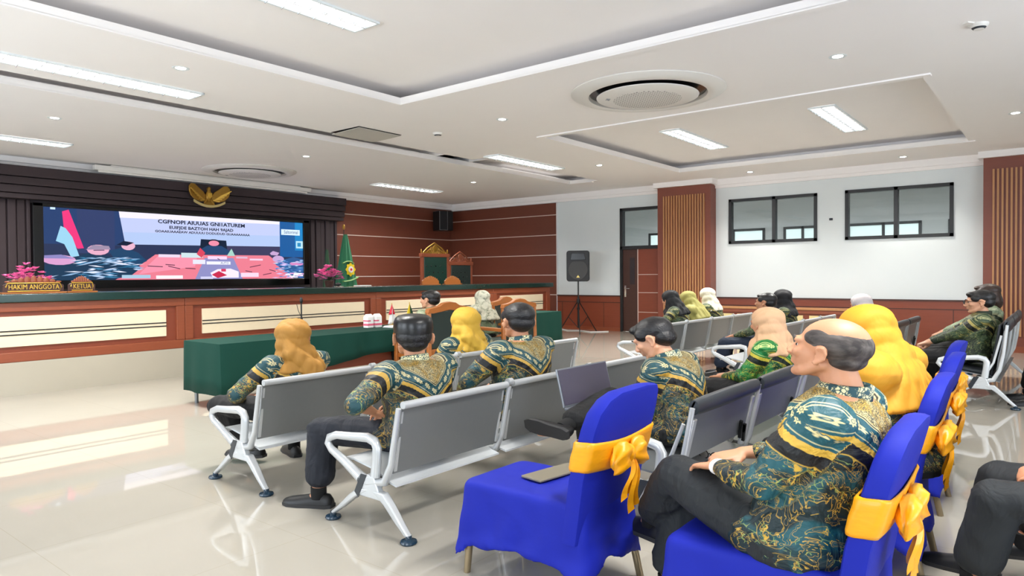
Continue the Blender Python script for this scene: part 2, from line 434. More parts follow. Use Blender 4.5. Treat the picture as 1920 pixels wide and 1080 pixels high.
# corridor behind the glass
XB = 20.6
struct(MB().box(XW+.15, XB, -4, 12, 3.9, 4.0).build('ceiling_corridor', 'ceil', smooth=0))
def corridor_wall():
    m = MB().box(XB, XB+.15, -4, 12, 0, 4)
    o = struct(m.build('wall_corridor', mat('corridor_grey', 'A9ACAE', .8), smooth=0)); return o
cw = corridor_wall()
struct(MB().box(XW+.15, XB, 12, 12.1, 0, 4).build('wall_corridor_end', 'white', smooth=0)); struct(MB().box(XW+.15, XB, -4.1, -4, 0, 4).build('wall_corridor_near', 'white', smooth=0))
M['daypane'] = mat('frosted_daylight_pane', 'CFE0E0', .4, em='CFE0E0', es=.55)
k = 3
for y0, y1, n in ((9.2, 10.6, 2), (6.9, 7.8, 1), (5.3, 6.3, 2), (2.9, 4.6, 2), (1.3, 2.25, 1)):
    m = MB(); z0, z1 = 1.6, 2.85; m.box(XB-.04, XB+.02, y0, y1, z1-.07, z1).box(XB-.04, XB+.02, y0, y1, z0, z0+.07)
    for i in range(n+1):
        yc = y0+(y1-y0)*i/n; m.box(XB-.04, XB+.02, yc-.035, yc+.035, z0, z1)
    o = struct(m.build('window_%d' % k, 'frame', smooth=0)); k += 1
    MB().box(XB-.012, XB-.004, y0, y1, z0, z1).build('pane', 'daypane', o, smooth=0)

# ------------------------------------------------------------------ podium (judges' bench)
YP, ZP = 10.55, .46
struct(MB().box(XL, 14.85, YP+.02, YW, 0, ZP).build('floor_podium', 'skirt', smooth=0))
def bench_section(x0, x1, label):
    t = thing('podium_cabinet', label, 'counter', (x0, YP, 0), 0, 'front cabinets of the long bench'); L = x1-x0
    m = MB().box(0, L, .04, .10, ZP, 1.2)
    m.build('body', 'wood', t, smooth=0)
    f = .13; m = MB(); m.box(.002, L-.002, 0, .06, 1.08, 1.2).box(.002, L-.002, 0, .06, ZP-.03, ZP+.10).box(.002, f, 0, .06, ZP+.10, 1.08).box(L-f, L-.002, 0, .06, ZP+.10, 1.08)
    m.build('face_frame', 'wood2', t, smooth=0, bevel=.01)
    MB().box(.28, L-.28, .015, .05, ZP+.17, 1.02).build('panel', 'cream', t, smooth=0, bevel=.003)
    m = MB().box(.28, L-.28, .008, .02, .775, .79).box(.28, L-.28, .008, .02, .825, .84); m.build('inlay_line', 'black', t, smooth=0)
    return t
for x0, x1, lb in ((-2.2, 1.4, 'red-brown podium front outside the left edge'), (1.4, 5.2, 'red-brown podium front section with cream panel at far left, under the carved nameplates'),
                   (5.2, 8.98, 'red-brown podium front section with cream panel below the big screen'),
                   (8.98, 12.56, 'red-brown podium front section with cream panel behind the small table flags'),
                   (12.56, 14.85, 'short red-brown podium front section at the right end of the long bench')):
    if x0 > -2: bench_section(x0, x1, lb)
tag(MB().box(XL, 14.95, YP-.06, YP+.75, 1.2, 1.31).build('counter_top', 'counter', bevel=.012), 'long dark green worktop running along the judges bench', 'counter top')
tag(MB().box(14.855, 14.9, YP+.02, YP+.72, 0, 1.2).build('podium_end_panel', 'wood', smooth=0), 'red-brown end panel closing the long bench beside the speaker stand', 'panel')
# step at floor: skirt line
struct(MB().box(XL, 14.85, YP, YP+.02, 0, ZP-.03).build('baseboard_podium', 'skirt', smooth=0))

# ------------------------------------------------------------------ screen wall
struct(MB().box(XL, XS, YW-.06, YW+.01, .4, 3.6).build('trim_10', 'dark', smooth=0))
m = MB()
for i, (z0, z1, d) in enumerate(((3.0, 3.1, .30), (3.1, 3.25, .34), (3.25, 3.4, .38), (3.4, 3.6, .42))): m.box(XL, XS+.05, YW-d, YW-.06, z0, z1-.012)
tag(m.build('curtain_pelmet', 'pelmet', bevel=.008), 'dark plum stepped pelmet running above the big screen', 'pelmet')
for x0, x1, lb in ((3.2, 4.62, 'dark plum drape hanging left of the big screen'), (10.86, 11.68, 'dark plum drape hanging between the big screen and the green flag')):
    m = MB(); k = x0; i = 0
    while k < x1-.02:
        m.box(k, min(k+.14, x1), YW-.10-.03*(i % 2), YW-.05, ZP, 3.0); k += .15; i += 1
    tag(m.build('side_drape', 'pelmet', bevel=.02), lb, 'curtain', 'drapes beside the big screen')
# ================================================================== BIG SCREEN
SX0, SX1, SZ0, SZ1, SY = 4.80, 10.545, 1.475, 2.88, 15.2
def screen():
    t = thing('video_wall', 'wide lit screen in a black frame showing a video meeting around a red table', 'screen', (0, SY+.05, 0))
    t.location = (0, 0, 0)
    MB().box(4.62, 10.72, SY+.0, SY+.15, 1.31, 2.945).build('cabinet', 'bezel', t, smooth=0, bevel=.01)
    fr = MB().box(4.62, 10.72, SY-.03, SY, 2.885, 2.945).box(4.62, 10.72, SY-.03, SY, 1.31, 1.47).box(4.62, 4.79, SY-.03, SY, 1.31, 2.945).box(10.555, 10.72, SY-.03, SY, 1.31, 2.945)
    fr.build('bezel', 'bezel', t, smooth=0, bevel=.006)
    W, H = SX1-SX0, SZ1-SZ0
    lay = [0]
    def em(name, c, e=1.0):
        return mat(name, (0, 0, 0), .35, em=c, es=e, spec=.2)
    E_ = .80
    cols = {}
    def shp(poly, c, name='picture_area', e=E_, flat=None):   # poly in 0..1 picture coordinates, y down
        if c not in cols: cols[c] = em('screen_'+c, c, e)
        lay[0] += 1; y = SY-.0010-lay[0]*.00012
        m = MB(); m.prism(poly, 0, .00008, lambda a, b, cc: (SX0+a*W, y-cc, SZ1-b*H)); return m, cols[c], name
    acc = {}
    def put(poly, c, name='picture_area'):
        m, mt, nm = shp(poly, c)
        k = (c, nm)
        if k in acc: acc[k][0].add(m.v, m.f)
        else: acc[k] = (m, mt)
    R = lambda x0, y0, x1, y1: [(x0, y0), (x1, y0), (x1, y1), (x0, y1)]
    put(R(0, 0, 1, 1), '2A3556', 'background')
    put(R(0, 0, .25, .5), '27406F'); put(R(.10, .0, .22, .62), '33406B'); put(R(.55, .45, .9, .70), '3E3D5E')
    # white banner
    put([(.235, 0), (.885, 0), (.885, .44), (.255, .48)], 'C3CDF4', 'banner'); put([(.235, 0), (.885, 0), (.885, .05), (.238, .09)], 'F3EEFF')
    put([(.25, .3), (.885, .25), (.885, .44), (.255, .48)], 'B4C9F2')
    # right side
    put(R(.885, 0, 1, .62), '1D5C9E'); put(R(.96, 0, 1, .5), '1F86C8')
    put(R(.892, .13, .985, .23), 'DDF0FF'); put(R(.965, .33, 1, .46), 'BCE6F4'); put(R(.972, .36, .99, .43), '2E8FC4')
    # flag
    put([(.055, .05), (.075, .02), (.12, .55), (.10, .56), (.06, .3)], 'F0397F'); put([(.05, .25), (.065, .28), (.085, .4), (.105, .66), (.08, .68), (.06, .5), (.035, .46)], '9CD3EE')
    put(R(.02, 0, .035, .03), 'CFE9FF')
    # table
    put([(.36, .62), (.83, .60), (.90, .78), (.95, 1), (.22, 1), (.28, .86)], 'EB7F92', 'table')
    put([(.37, .64), (.52, .63), (.51, .8), (.3, .92)], 'F494AC'); put([(.55, .66), (.67, .655), (.71, 1), (.51, 1)], '8F8FC4')
    # head chair and chairman
    put([(.535, .36), (.64, .37), (.645, .56), (.53, .54)], '14233B'); put([(.535, .52), (.56, .46), (.62, .46), (.655, .54), (.65, .6), (.54, .6)], '24456F')
    def oval(cx, cy, rx, ry, c, n=14): put([(cx+rx*math.cos(2*PI*k/n), cy+ry*math.sin(2*PI*k/n)) for k in range(n)], c)
    oval(.588, .41, .028, .055, '111A2C'); oval(.588, .42, .022, .045, 'EF8FA8')
    rr = random.Random(3)
    # batik people on the left
    put([(0, .80), (.08, .70), (.13, .62), (.2, .66), (.27, .74), (.31, .82), (.27, .95), (.2, 1), (0, 1)], '1C3A57')
    put([(.2, .58), (.25, .52), (.30, .6), (.33, .72), (.29, .8), (.22, .72)], '20456A')
    oval(.165, .57, .036, .075, 'E9AEC8'); put([(.15, .57), (.185, .565), (.185, .578), (.15, .583)], '5B4A6A'); put([(.125, .57), (.15, .50), (.2, .51), (.205, .56)], '9E8DA8'); oval(.265, .50, .024, .065, 'E8B3CC'); put([(.225, .49), (.25, .43), (.285, .45), (.26, .5)], '16203A')
    oval(.045, .72, .05, .07, 'D9A0CF'); put([(0, .66), (.05, .645), (.09, .7), (0, .7)], '8D86C0')
    for k in range(120):
        x, y = rr.uniform(0, .3), rr.uniform(.68, .98); a = rr.uniform(-.5, .3); l = rr.uniform(.012, .035); h = rr.uniform(.006, .014)
        if y < .95-.9*x+.0 and x < .1: continue
        if x > .24 and y > .85: continue
        put([(x-l, y-a*l*2), (x, y-h-a*.01), (x+l, y+a*l*2), (x, y+h)], rr.choice(['B9D2F2', '8FB6DF', 'E4E9FF', '3E7FA8', '2B6B93']))
    # right people
    put([(.86, .75), (.89, .68), (.95, .62), (1, .66), (1, 1), (.94, .95)], '2F5D96'); oval(.875, .66, .028, .06, 'C9A9D6'); put([(.835, .56), (.85, .52), (.88, .55), (.87, .60), (.84, .59)], 'C7A5D2')
    oval(.965, .74, .035, .035, 'D98CC4')
    for k in range(60):
        x, y = rr.uniform(.86, .99), rr.uniform(.68, .99); l = rr.uniform(.008, .022); h = rr.uniform(.006, .014)
        put([(x-l, y), (x, y-h), (x+l, y), (x, y+h)], rr.choice(['B9D2F2', '6FA6DF', 'D8C0F0', '4E7FC8']))
    for k in range(14):
        x = rr.uniform(.92, .99); y = rr.uniform(.90, .985); put(R(x-.012, y-.012, x+.012, y+.012), rr.choice(['F2E8FF', 'E2A8D8', 'FFFFFF']))
    # papers and cups on the table
    for x0, y0, x1, y1, c in ((.37, .615, .45, .66, 'E9D8EE'), (.455, .585, .54, .66, 'CDE2E8'), (.50, .69, .55, .76, 'E6E6FA'), (.56, .63, .64, .68, 'F2D6F2'), (.555, .715, .655, .765, 'EFEFFF'),
                              (.68, .63, .73, .66, 'DDB7D2'), (.74, .66, .80, .69, 'F0D0E8'), (.36, .94, .46, .99, 'F5F0F8'), (.24, .93, .34, .98, 'A9CBE2'), (.70, .90, .78, .97, 'F8D8EC'), (.53, .96, .58, 1, 'D0D0F0')):
        put(R(x0, y0, x1, y1), c)
    put([(.57, .90), (.60, .84), (.655, .83), (.69, .88), (.69, .98), (.58, .98)], 'F4E9FF'); put([(.575, .93), (.605, .87), (.64, .94), (.60, .985)], 'C92B50'); put(R(.615, .835, .635, .88), 'D83A62')
    for x0, y0, x1, y1 in ((.33, .79, .385, .80), (.395, .765, .43, .775), (.405, .79, .45, .83), (.47, .82, .51, .83), (.60, .66, .61, .68), (.74, .80, .79, .76), (.80, .93, .84, .90), (.72, .86, .75, .88), (.83, .84, .86, .87)):
        put([(x0, y0), (x1, y1), (x1, y1+.012), (x0, y0+.012)], '4A2A44')
    put([(.515, .6), (.53, .5), (.55, .58), (.535, .66)], 'D8465F'); put([(.64, .62), (.66, .5), (.675, .62)], 'A6D4C8')
    for (c, nm), (m, mt) in acc.items():
        m.build(nm, mt, t, smooth=0)
    tx = em('screen_text', '1A1E3A', .6); tx2 = em('screen_text_blue', '174A86', .7)
    for s_, a, b, size in (('CGFNOPI AIUUAS GNI1ATUREM', .545, .115, .125), ('EUIFJDE BAZTOH HAH 9AJAD', .54, .200, .10), ('GOAAIUAAAEAW ADUUUU DODUDUD GUAAAAAAAA', .55, .265, .078)):
        yy = SY-.026
        mb = text_mesh(s_, size, lambda p, q, c: (SX0+a*W+p*1.12, SY-.0250-c*.2, SZ1-b*H+q*.9), .001, .03)
        mb.build('screen_text', tx, t, smooth=0)
    mb = text_mesh('Saltorimal', .12, lambda p, q, c: (SX0+.938*W+p*.85, SY-.0255-c*.2, SZ1-.18*H+q), .001); mb.build('screen_text', tx2, t, smooth=0)
    mb = text_mesh('AUTO', .07, lambda p, q, c: (SX0+.63*W+p, SY-.0255-c*.2, SZ1-.74*H+q), .001); mb.build('screen_text', tx2, t, smooth=0)
screen()

# ------------------------------------------------------------------ gold emblem above the screen
def emblem():
    t = thing('eagle_emblem', 'golden spread-winged eagle emblem hanging on the dark pelmet above the screen', 'emblem', (7.93, YW-.425, 3.33))
    for s in (-1, 1):
        P = []
        for k in range(15):
            a = k/14; P.append((s*(.10+.36*a), .17*math.sin(a*PI*.55)+.02*math.cos(a*30)*.3-.02))
        low = [(s*(.44-.0*a), .0) for a in (0,)]
        poly = [(s*.05, -.02), (s*.12, .08), (s*.22, .15), (s*.33, .235), (s*.42, .245), (s*.47, .18), (s*.475, .08), (s*.43, -.02), (s*.34, -.10), (s*.22, -.14), (s*.10, -.13)]
        w_ = MB().prism(poly, 0, .05, lambda a, b, c: (a, -c-.15*abs(a)+.0, b)).build('wing', 'gold', t, bevel=.012)
        f = MB()
        for k in range(6):
            a0 = Vector((s*(.09+.02*k), -.055, -.09+.012*k)); a1 = Vector((s*(.22+.05*k), -.075-.04-.012*k, -.12+.05*k)); f.bar(a0, a1, .012, .02)
        f.build('feather', 'goldb', w_)
        l = MB().tube([(s*.04, -.05, -.08), (s*.09, -.06, -.14), (s*.12, -.06, -.20)], [.03, .024, .018]); l.build('leg', 'gold', t)
    b = MB().ell((0, -.05, -.01), (.075, .05, .13)); b.ell((.0, -.06, .15), (.042, .05, .05)).tube([(0, -.05, .06), (-.005, -.06, .13)], [.05, .035]).cyl((-.03, -.08, .15), (-.075, -.10, .135), .016, .003)
    b.build('body', 'gold', t)
    MB().prism([(-.05, .06), (.05, .06), (.05, -.02), (0, -.07), (-.05, -.02)], .09, .115, lambda a, b, c: (a, -c, b)).build('shield', 'goldb', t, bevel=.006)
    MB().prism([(-.06, -.1), (.06, -.1), (.12, -.2), (0, -.235), (-.12, -.2)], .03, .06, lambda a, b, c: (a, -c, b)).build('tail', 'gold', t, bevel=.008)
    R = []
    for k in range(21):
        u = -1+2*k/20; x = .36*u; z = -.23+.11*u*u; d = .035
        R.append([Vector((x, -.10, z-d)), Vector((x, -.07, z-d)), Vector((x, -.07, z+d*.5)), Vector((x, -.10, z+d*.5))])
    MB().rings(R).build('ribbon', mat('ribbon_cream_gold', 'C4AF74', .45), t, smooth=60)
emblem()
t = thing('projection_screen_housing', 'long white rolled projection screen case under the ceiling above the pelmet', 'screen housing', (5.6, 14.95, 3.645))
MB().box(0, 5.0, -.07, .07, .0, .10).box(.3, 4.7, -.05, .05, .10, .125).build('case', 'ac', t, smooth=0, bevel=.012)
MB().box(.08, 4.92, -.012, .012, -.035, 0).build('bottom_bar', 'ac', t, smooth=0)

# ------------------------------------------------------------------ loudspeakers
t = thing('wall_speaker', 'black box speaker mounted high in the brown corner', 'speaker', (15.45, 14.98, 3.2), -.25)
MB().box(-.25, .25, -.18, .2, -.30, .30).build('cabinet', 'black', t, smooth=0, bevel=.02)
MB().box(-.235, .03, -.195, -.18, -.28, .28).build('grille', mat('speaker_grille', '1B1C20', .7, bump=.4, bscale=300), t, smooth=0, bevel=.004)
s_ = MB()
for x0, x1, z0, z1 in ((-.245, -.235, -.29, .29), (.03, .04, -.29, .29), (-.245, .04, -.29, -.28)): s_.box(x0, x1, -.2, -.18, z0, z1)
s_.build('trim_line', 'steel', t, smooth=0)
MB().box(-.04, .04, .19, .5, -.05, .05).build('bracket', 'black', t, smooth=0)

t = thing('tripod_speaker', 'black loudspeaker with a gold triangle badge on a tripod stand before the white wall', 'speaker', (15.3, 9.95, 0), math.radians(-58))
def rr_poly(w_, h_, r, n=5, wt=None):
    P = []; wt = wt or w_
    for (cx, cy, a0, ww) in ((1, -1, -90, w_), (1, 1, 0, wt), (-1, 1, 90, wt), (-1, -1, 180, w_)):
        for k in range(n+1):
            a = math.radians(a0+90*k/n); P.append((cx*(ww/2-r)+r*math.cos(a), cy*(h_/2-r)+r*math.sin(a)))
    return P
MB().prism(rr_poly(.60, .80, .07), -.17, .17, lambda a, b, c: (a*(1-.25*max(0, c+.17)), c, b+1.74)).build('cabinet', 'black', t, bevel=.015)
gm = mat('charcoal_mesh_grille', '3A3B3D', .6, bump=.3, bscale=400)
MB().prism([(.25*math.cos(a), .25*math.sin(a)*1.05-.10) for a in [2*PI*k/28 for k in range(28)] if True], .17, .19, lambda a, b, c: (a, -c, max(-.36, min(b, .12))+1.74)).build('grille', gm, t, bevel=.006)
MB().prism([(-.2, .16), (.2, .16), (.16, .33), (-.16, .33)], .165, .178, lambda a, b, c: (a, -c, b+1.74)).build('horn', 'bezel', t, bevel=.008)
MB().prism([(-.045, -.30), (.045, -.30), (0, -.235)], .185, .197, lambda a, b, c: (a, -c, b+1.74)).build('badge', mat('gold_badge', 'E8D27A', .3, metal=.3, em='E8D27A', es=.0), t, smooth=0)
MB().cyl((0, 0, .12), (0, 0, 1.38), .018).cyl((0, 0, .12), (0, 0, .95), .026).build('pole', 'black', t)
MB().cyl((0, 0, .78), (0, 0, .88), .045).cyl((0, 0, .60), (0, 0, .66), .038).build('collar', 'black', t)
for k in range(3):
    a = 2*PI*k/3+.6; c, s = math.cos(a), math.sin(a)
    l = MB().tube([(c*.03, s*.03, .80), (c*.56, s*.56, .02)], .013).tube([(c*.30, s*.30, .41), (c*.03, s*.03, .14)], .009).build('leg', 'black', t)
    MB().ell((c*.565, s*.565, .018), (.022, .022, .018)).build('foot', 'black', l)

# ------------------------------------------------------------------ ceiling fittings
def lamp_proto(L, W_, z):
    t = thing('ceiling_lamp', '', 'ceiling light', (0, 0, z))
    m = MB(); m.box(-L/2, L/2, -W_/2, -W_/2+.02, -.022, .0).box(-L/2, L/2, W_/2-.02, W_/2, -.022, .0).box(-L/2, -L/2+.02, -W_/2, W_/2, -.022, .0).box(L/2-.02, L/2, -W_/2, W_/2, -.022, .0)
    m.build('frame', 'white', t, smooth=0)
    MB().box(-L/2+.02, L/2-.02, -W_/2+.02, W_/2-.02, -.006, -.003).build('tray', 'tube', t, smooth=0)
    g = MB(); n = int(L/.16)
    for k in range(1, n):
        x = -L/2+L*k/n
        for s in (-1, 1):
            yc = s*W_*.235
            g.prism([(-.085, 0), (.085, 0), (.085, -.03), (.045, -.02), (0, -.012), (-.045, -.02), (-.085, -.03)], -.003, .003, lambda a, b, c: (x+c, yc+a, b-.008))
    g.box(-L/2+.02, L/2-.02, -.006, .006, -.03, -.008)
    g.build('louvre', 'louvre', t, smooth=0)
    for yy in (-.085, .085):
        ld = bpy.data.lights.new('lamp_glow', 'AREA'); ld.shape = 'RECTANGLE'; ld.size = L-.10; ld.size_y = .05; ld.energy = LAMP_W/2; ld.spread = math.radians(152); ld.color = (1, .985, .955)
        lo = bpy.data.objects.new('lamp_glow', ld); COL.objects.link(lo); lo.location = (0, yy, -.008); lo.parent = t
    return t
GL = 'recessed louvre ceiling lights'
lp = lamp_proto(2.2, .38, ZU-.006)
lamps = [((3.42, 5.4), 0, 'bright louvre light in the near tray, cut by the top edge of the photo'), ((3.27, 8.48), 0, 'long louvre light at the upper left before the ceiling groove'),
         ((11.12, 8.45), 0, 'louvre light at the right end of the ceiling groove'), ((12.08, 5.28), 0, 'left louvre light of the two in the right-hand tray'), ((12.02, 2.82), 0, 'right louvre light, nearer of the two in the right-hand tray')]
for i, ((x, y), rz, lb) in enumerate(lamps):
    o = lp if i == 0 else dup(lp, (x, y, ZU-.006))
    o.location = (x, y, (ZC if 8 < y < 9 else ZU)-.006); o['label'] = lb; o['group'] = GL
for (x, y), lb in (((3.5, 13.28), 'louvre light at the far left above the podium, cut by the left edge'), ((12.33, 13.2), 'louvre light over the judge chairs near the brown corner')):
    o = dup(lp, (x, y, ZC-.006), label=lb); o['group'] = GL
o = dup(lp, (3.4, .2, ZC-.006), label='louvre light in the ceiling behind the photographer'); 
tag(MB().box(12.0, 14.2, 9.80, 9.83, 3.88, 3.91).build('cove_light_strip', 'tube', smooth=0), 'glowing light strip tucked in the far side of the ceiling recess, right end', 'light strip')
for (x, y) in ((18.2, 7.2), (18.2, 3.4), (18.4, 9.6), (18.4, .6)):  # last two lamps are added only to brighten the corridor
    o = dup(lp, (x, y, 3.9-.006), rz=PI/2, label='louvre light on the corridor ceiling behind the %s' % ('door transom, added as fill light' if y > 9 else 'left wall window' if y > 5 else 'right wall window' if y > 2 else 'right slatted pillar, added as fill light')); o['group'] = 'corridor lights'
# downlights
t = thing('downlight', '', 'downlight', (0, 0, ZC))
MB().lathe([(.05, .0), (.085, -.004), (.09, 0), (.085, .004), (.05, .004)], n=24).build('ring', 'white', t)
MB().lathe([(.0, -.001), (.052, -.001), (.052, .003), (0, .003)], n=20).build('lens', 'spot', t)
dls = [(3.7, 7.52, 'round downlight at upper left between the two left trays'), (3.7, 11.2, 'round downlight at far left over the podium front'), (7.87, 11.2, 'round downlight right of the round air conditioner above the screen'),
       (7.87, 6.42, 'round downlight at the ceiling centre left of the near air conditioner'), (12.68, 11.26, 'round downlight above the judge chairs'), (12.45, 7.56, 'round downlight between the middle and right trays'),
       (15.5, 5.5, 'round downlight above the left wall window'), (15.5, 2.48, 'round downlight above the right wall window'), (7.88, 1.87, 'bright round downlight right of the near air conditioner'),
       (12.32, .55, 'round downlight at the right edge of the photo')]
for i, (x, y, lb) in enumerate(dls):
    o = t if i == 0 else dup(t, (x, y, ZC)); o.location = (x, y, ZC); o['label'] = lb; o['group'] = 'round ceiling downlights'
    ld = bpy.data.lights.new('spot', 'SPOT'); ld.energy = 55; ld.spot_size = 1.9; ld.spot_blend = .8; ld.shadow_soft_size = .05; ld.color = (1, .95, .87)
    lo = bpy.data.objects.new('downlight_glow', ld); COL.objects.link(lo); lo.location = (0, 0, -.02); lo.parent = o
# round cassette air conditioners
def cassette(x, y, lb):
    t = thing('round_air_conditioner', lb, 'air conditioner', (x, y, ZC), -.2, 'round ceiling air conditioners')
    MB().lathe([(.72, -.004), (.73, -.05), (.78, -.062), (.88, -.045), (.95, -.012), (.95, -.002)], n=64).build('rim', 'ac', t)
    MB().lathe([(0, -.006), (.73, -.006), (.73, -.002), (0, -.002)], n=64).build('air_slot', 'bezel', t)
    MB().lathe([(0, -.10), (.40, -.098), (.56, -.088), (.625, -.07), (.63, -.06), (.55, -.045), (.0, -.04)], n=64).build('centre_cover', 'ac', t)
    t2 = NT('perforated_cover'); tc = t2.add('ShaderNodeTexCoord'); mp = t2.add('ShaderNodeMapping'); t2.l.new(tc.outputs['Object'], mp.inputs[0]); mp.inputs['Scale'].default_value = (26, 26, 0)
    vo = t2.add('ShaderNodeTexVoronoi'); vo.inputs['Scale'].default_value = 1; vo.inputs['Randomness'].default_value = 0; t2.l.new(mp.outputs[0], vo.inputs['Vector'])
    f = t2.step(vo.outputs['Distance'], .30, .04); t2.l.new(t2.mix(f, hx('5C5C5C'), hx('E2E0DC')), t2.b.inputs['Base Color'])
    MB().lathe([(0, -.104), (.40, -.1015), (.42, -.0985), (.42, -.095), (0, -.095)], n=64).build('perforated_grille', t2.m, t)
    mb = text_mesh('LG', .07, lambda a, b, c_: (a, b+.49, -.094-c_), .004)
    mb.xf(Matrix.Rotation(.9, 4, 'Z')).build('logo', mat('grey_logo', '8A8A8C', .4), t, smooth=0)
    return t
cassette(7.87, 4.08, 'large round air conditioner with a perforated disc in the near ceiling')
cassette(8.15, 13.6, 'round air conditioner on the ceiling above the big screen, further one')
t = thing('ceiling_access_hatch', 'square access hatch left ajar beside the ceiling groove', 'hatch', (7.24, 8.36, ZC))
MB().box(-.42, .42, 0, .66, -.02, -.012).xf(Matrix.Rotation(-.03, 4, 'X')).build('panel', mat('hatch_panel', 'B9B6AF', .8), t, smooth=0)
MB().box(-.43, .43, -.01, .67, -.006, -.001).build('opening', 'bezel', t, smooth=0)
for x, y, lb in ((7.95, 7.81, 'small smoke detector in the middle of the ceiling'), (7.7, .62, 'smoke detector with a side tag at the upper right')):
    t = thing('smoke_detector', lb, 'smoke detector', (x, y, ZC), -.6, 'ceiling smoke detectors')
    MB().lathe([(0, -.05), (.04, -.05), (.055, -.035), (.075, -.02), (.08, 0)], n=24).build('body', 'ac', t)
    MB().lathe([(.045, -.047), (.058, -.034), (.06, -.03), (.05, -.03)], n=24).build('vent_ring', 'pad', t)
    if y < 2: MB().box(-.17, -.09, -.03, .03, -.012, 0).build('side_tag', 'ac', t, smooth=0)

# ------------------------------------------------------------------ flags, flowers, plates on the podium
def court_flag():
    t = thing('standing_flag', 'tall draped green flag with a round yellow emblem beside the screen', 'flag', (10.75, 13.8, ZP))
    MB().lathe([(.18, 0), (.18, .03), (.05, .06), (.03, .1)], n=24).build('base', 'door', t)
    MB().cyl((0, 0, .05), (0, 0, 2.2), .014).build('pole', 'door', t)
    MB().ell((0, 0, 2.26), (.035, .035, .07)).build('finial', 'gold', t)
    R = []
    n = 40
    for i in range(21):
        u = i/20; z = 2.08-1.62*u; w_ = .05+.33*u**.9; d = .04+.14*u
        R.append([Vector((.02+.03*u+w_*math.cos(2*PI*k/n)*(1+.10*u*math.sin(7*2*PI*k/n+u*2)), -.03+d*math.sin(2*PI*k/n)*(1+.22*math.sin(9*2*PI*k/n+u)), z-.0)) for k in range(n)])
    fl = MB().rings(R).build('cloth', 'flag', t, smooth=80)
    def disc(r0, r1, y, m_, wav=0, zc=1.22, nm='emblem'):
        P = []
        for k in range(48):
            a = 2*PI*k/48; r = r0*(1+wav*math.cos(8*a)); P.append((.05+r*math.cos(a)*.9, zc+r*math.sin(a)))
        return MB().prism(P, 0, .012, lambda a, b, c: (a, y-c, b)).build(nm, m_, fl, smooth=0)
    disc(.15, 0, -.175, 'yel', .12); disc(.08, 0, -.19, 'whitec'); disc(.03, 0, -.205, 'red')
    MB().tube([(-.16+.32*k/12, -.16, 1.37+.05*math.sin(PI*k/12)) for k in range(13)], .035, flat=.4).build('scroll', mat('flag_olive', '7FA85A', .5), fl)
    MB().tube([(-.18+.44*k/12, -.19, .93+.10*(k/12)**2) for k in range(13)], .04, flat=.4).build('lower_scroll', 'leafg' if 0 else mat('flag_olive2', '6E9A50', .5), fl)
court_flag()
t = thing('green_flag_behind', 'narrow folded green flag half hidden behind the emblem flag', 'flag', (10.58, 14.25, ZP)); t.name = 'folded_flag'
MB().cyl((0, 0, 0), (0, 0, 1.75), .013).build('pole', 'door', t); MB().lathe([(.14, 0), (.14, .03), (.03, .06)], n=20).build('base', 'door', t)
MB().rings([[Vector(((.03+.13*u)*math.cos(2*PI*k/24)*(1+.1*math.sin(k*2)), (.03+.08*u)*math.sin(2*PI*k/24), 1.72-1.4*u)) for k in range(24)] for u in [i/12 for i in range(13)]]).build('cloth', 'leafg', t, smooth=80)

def flowers(x, y, z, lb, s, n, seed, wide=1.0):
    t = thing('pink_flower_arrangement', lb, 'flowers', (x, y, z), 0, 'pink artificial flowers on the bench')
    r = random.Random(seed)
    MB().lathe([(.07*s, 0), (.10*s, .12*s), (.09*s, .14*s), (.0, .12*s)], n=18).build('pot', 'door', t)
    P = MB(); L = MB()
    for k in range(n):
        a = r.uniform(0, 2*PI); d = r.uniform(.0, .26)*s; c = Vector((d*math.cos(a)*wide, d*math.sin(a)*.6, (.16+r.uniform(0, .32)*(1-d/(.4*s)))*s))
        for q in range(5):
            b = 2*PI*q/5+a; di = Vector((math.cos(b), math.sin(b)*.8, r.uniform(.1, .7))).normalized()
            up = Vector((0, 0, 1)); e = di.cross(up).normalized()
            l = .07*s; w_ = .03*s
            P.add([c, c+di*l*.5+e*w_+up*.01, c+di*l, c+di*l*.5-e*w_+up*.012, c+di*l*.55-up*.006], [(0, 1, 2, 3), (0, 3, 4), (0, 4, 1), (1, 4, 2), (2, 4, 3)])
        if k % 2 == 0:
            di = Vector((math.cos(a)*wide, math.sin(a), .3)).normalized(); e = Vector((-di.y, di.x, 0)); q = Vector((0, 0, .14*s))
            L.add([q, q+di*.14*s+e*.03*s, q+di*.28*s, q+di*.14*s-e*.03*s+Vector((0, 0, .01))], [(0, 1, 2, 3)])
    P.build('blossoms', 'pink', t, smooth=0)['kind'] = 'stuff'; L.build('leaves', 'leafg', t, smooth=0, solid=.003)
flowers(8.33, 11.16, 1.31, 'pink artificial flowers on the bench between screen and green flag', .92, 60, 2, 1.3)
flowers(3.30, 11.1, 1.31, 'pink artificial flowers at the far left behind the carved nameplate', .85, 50, 5, 1.2)
MB
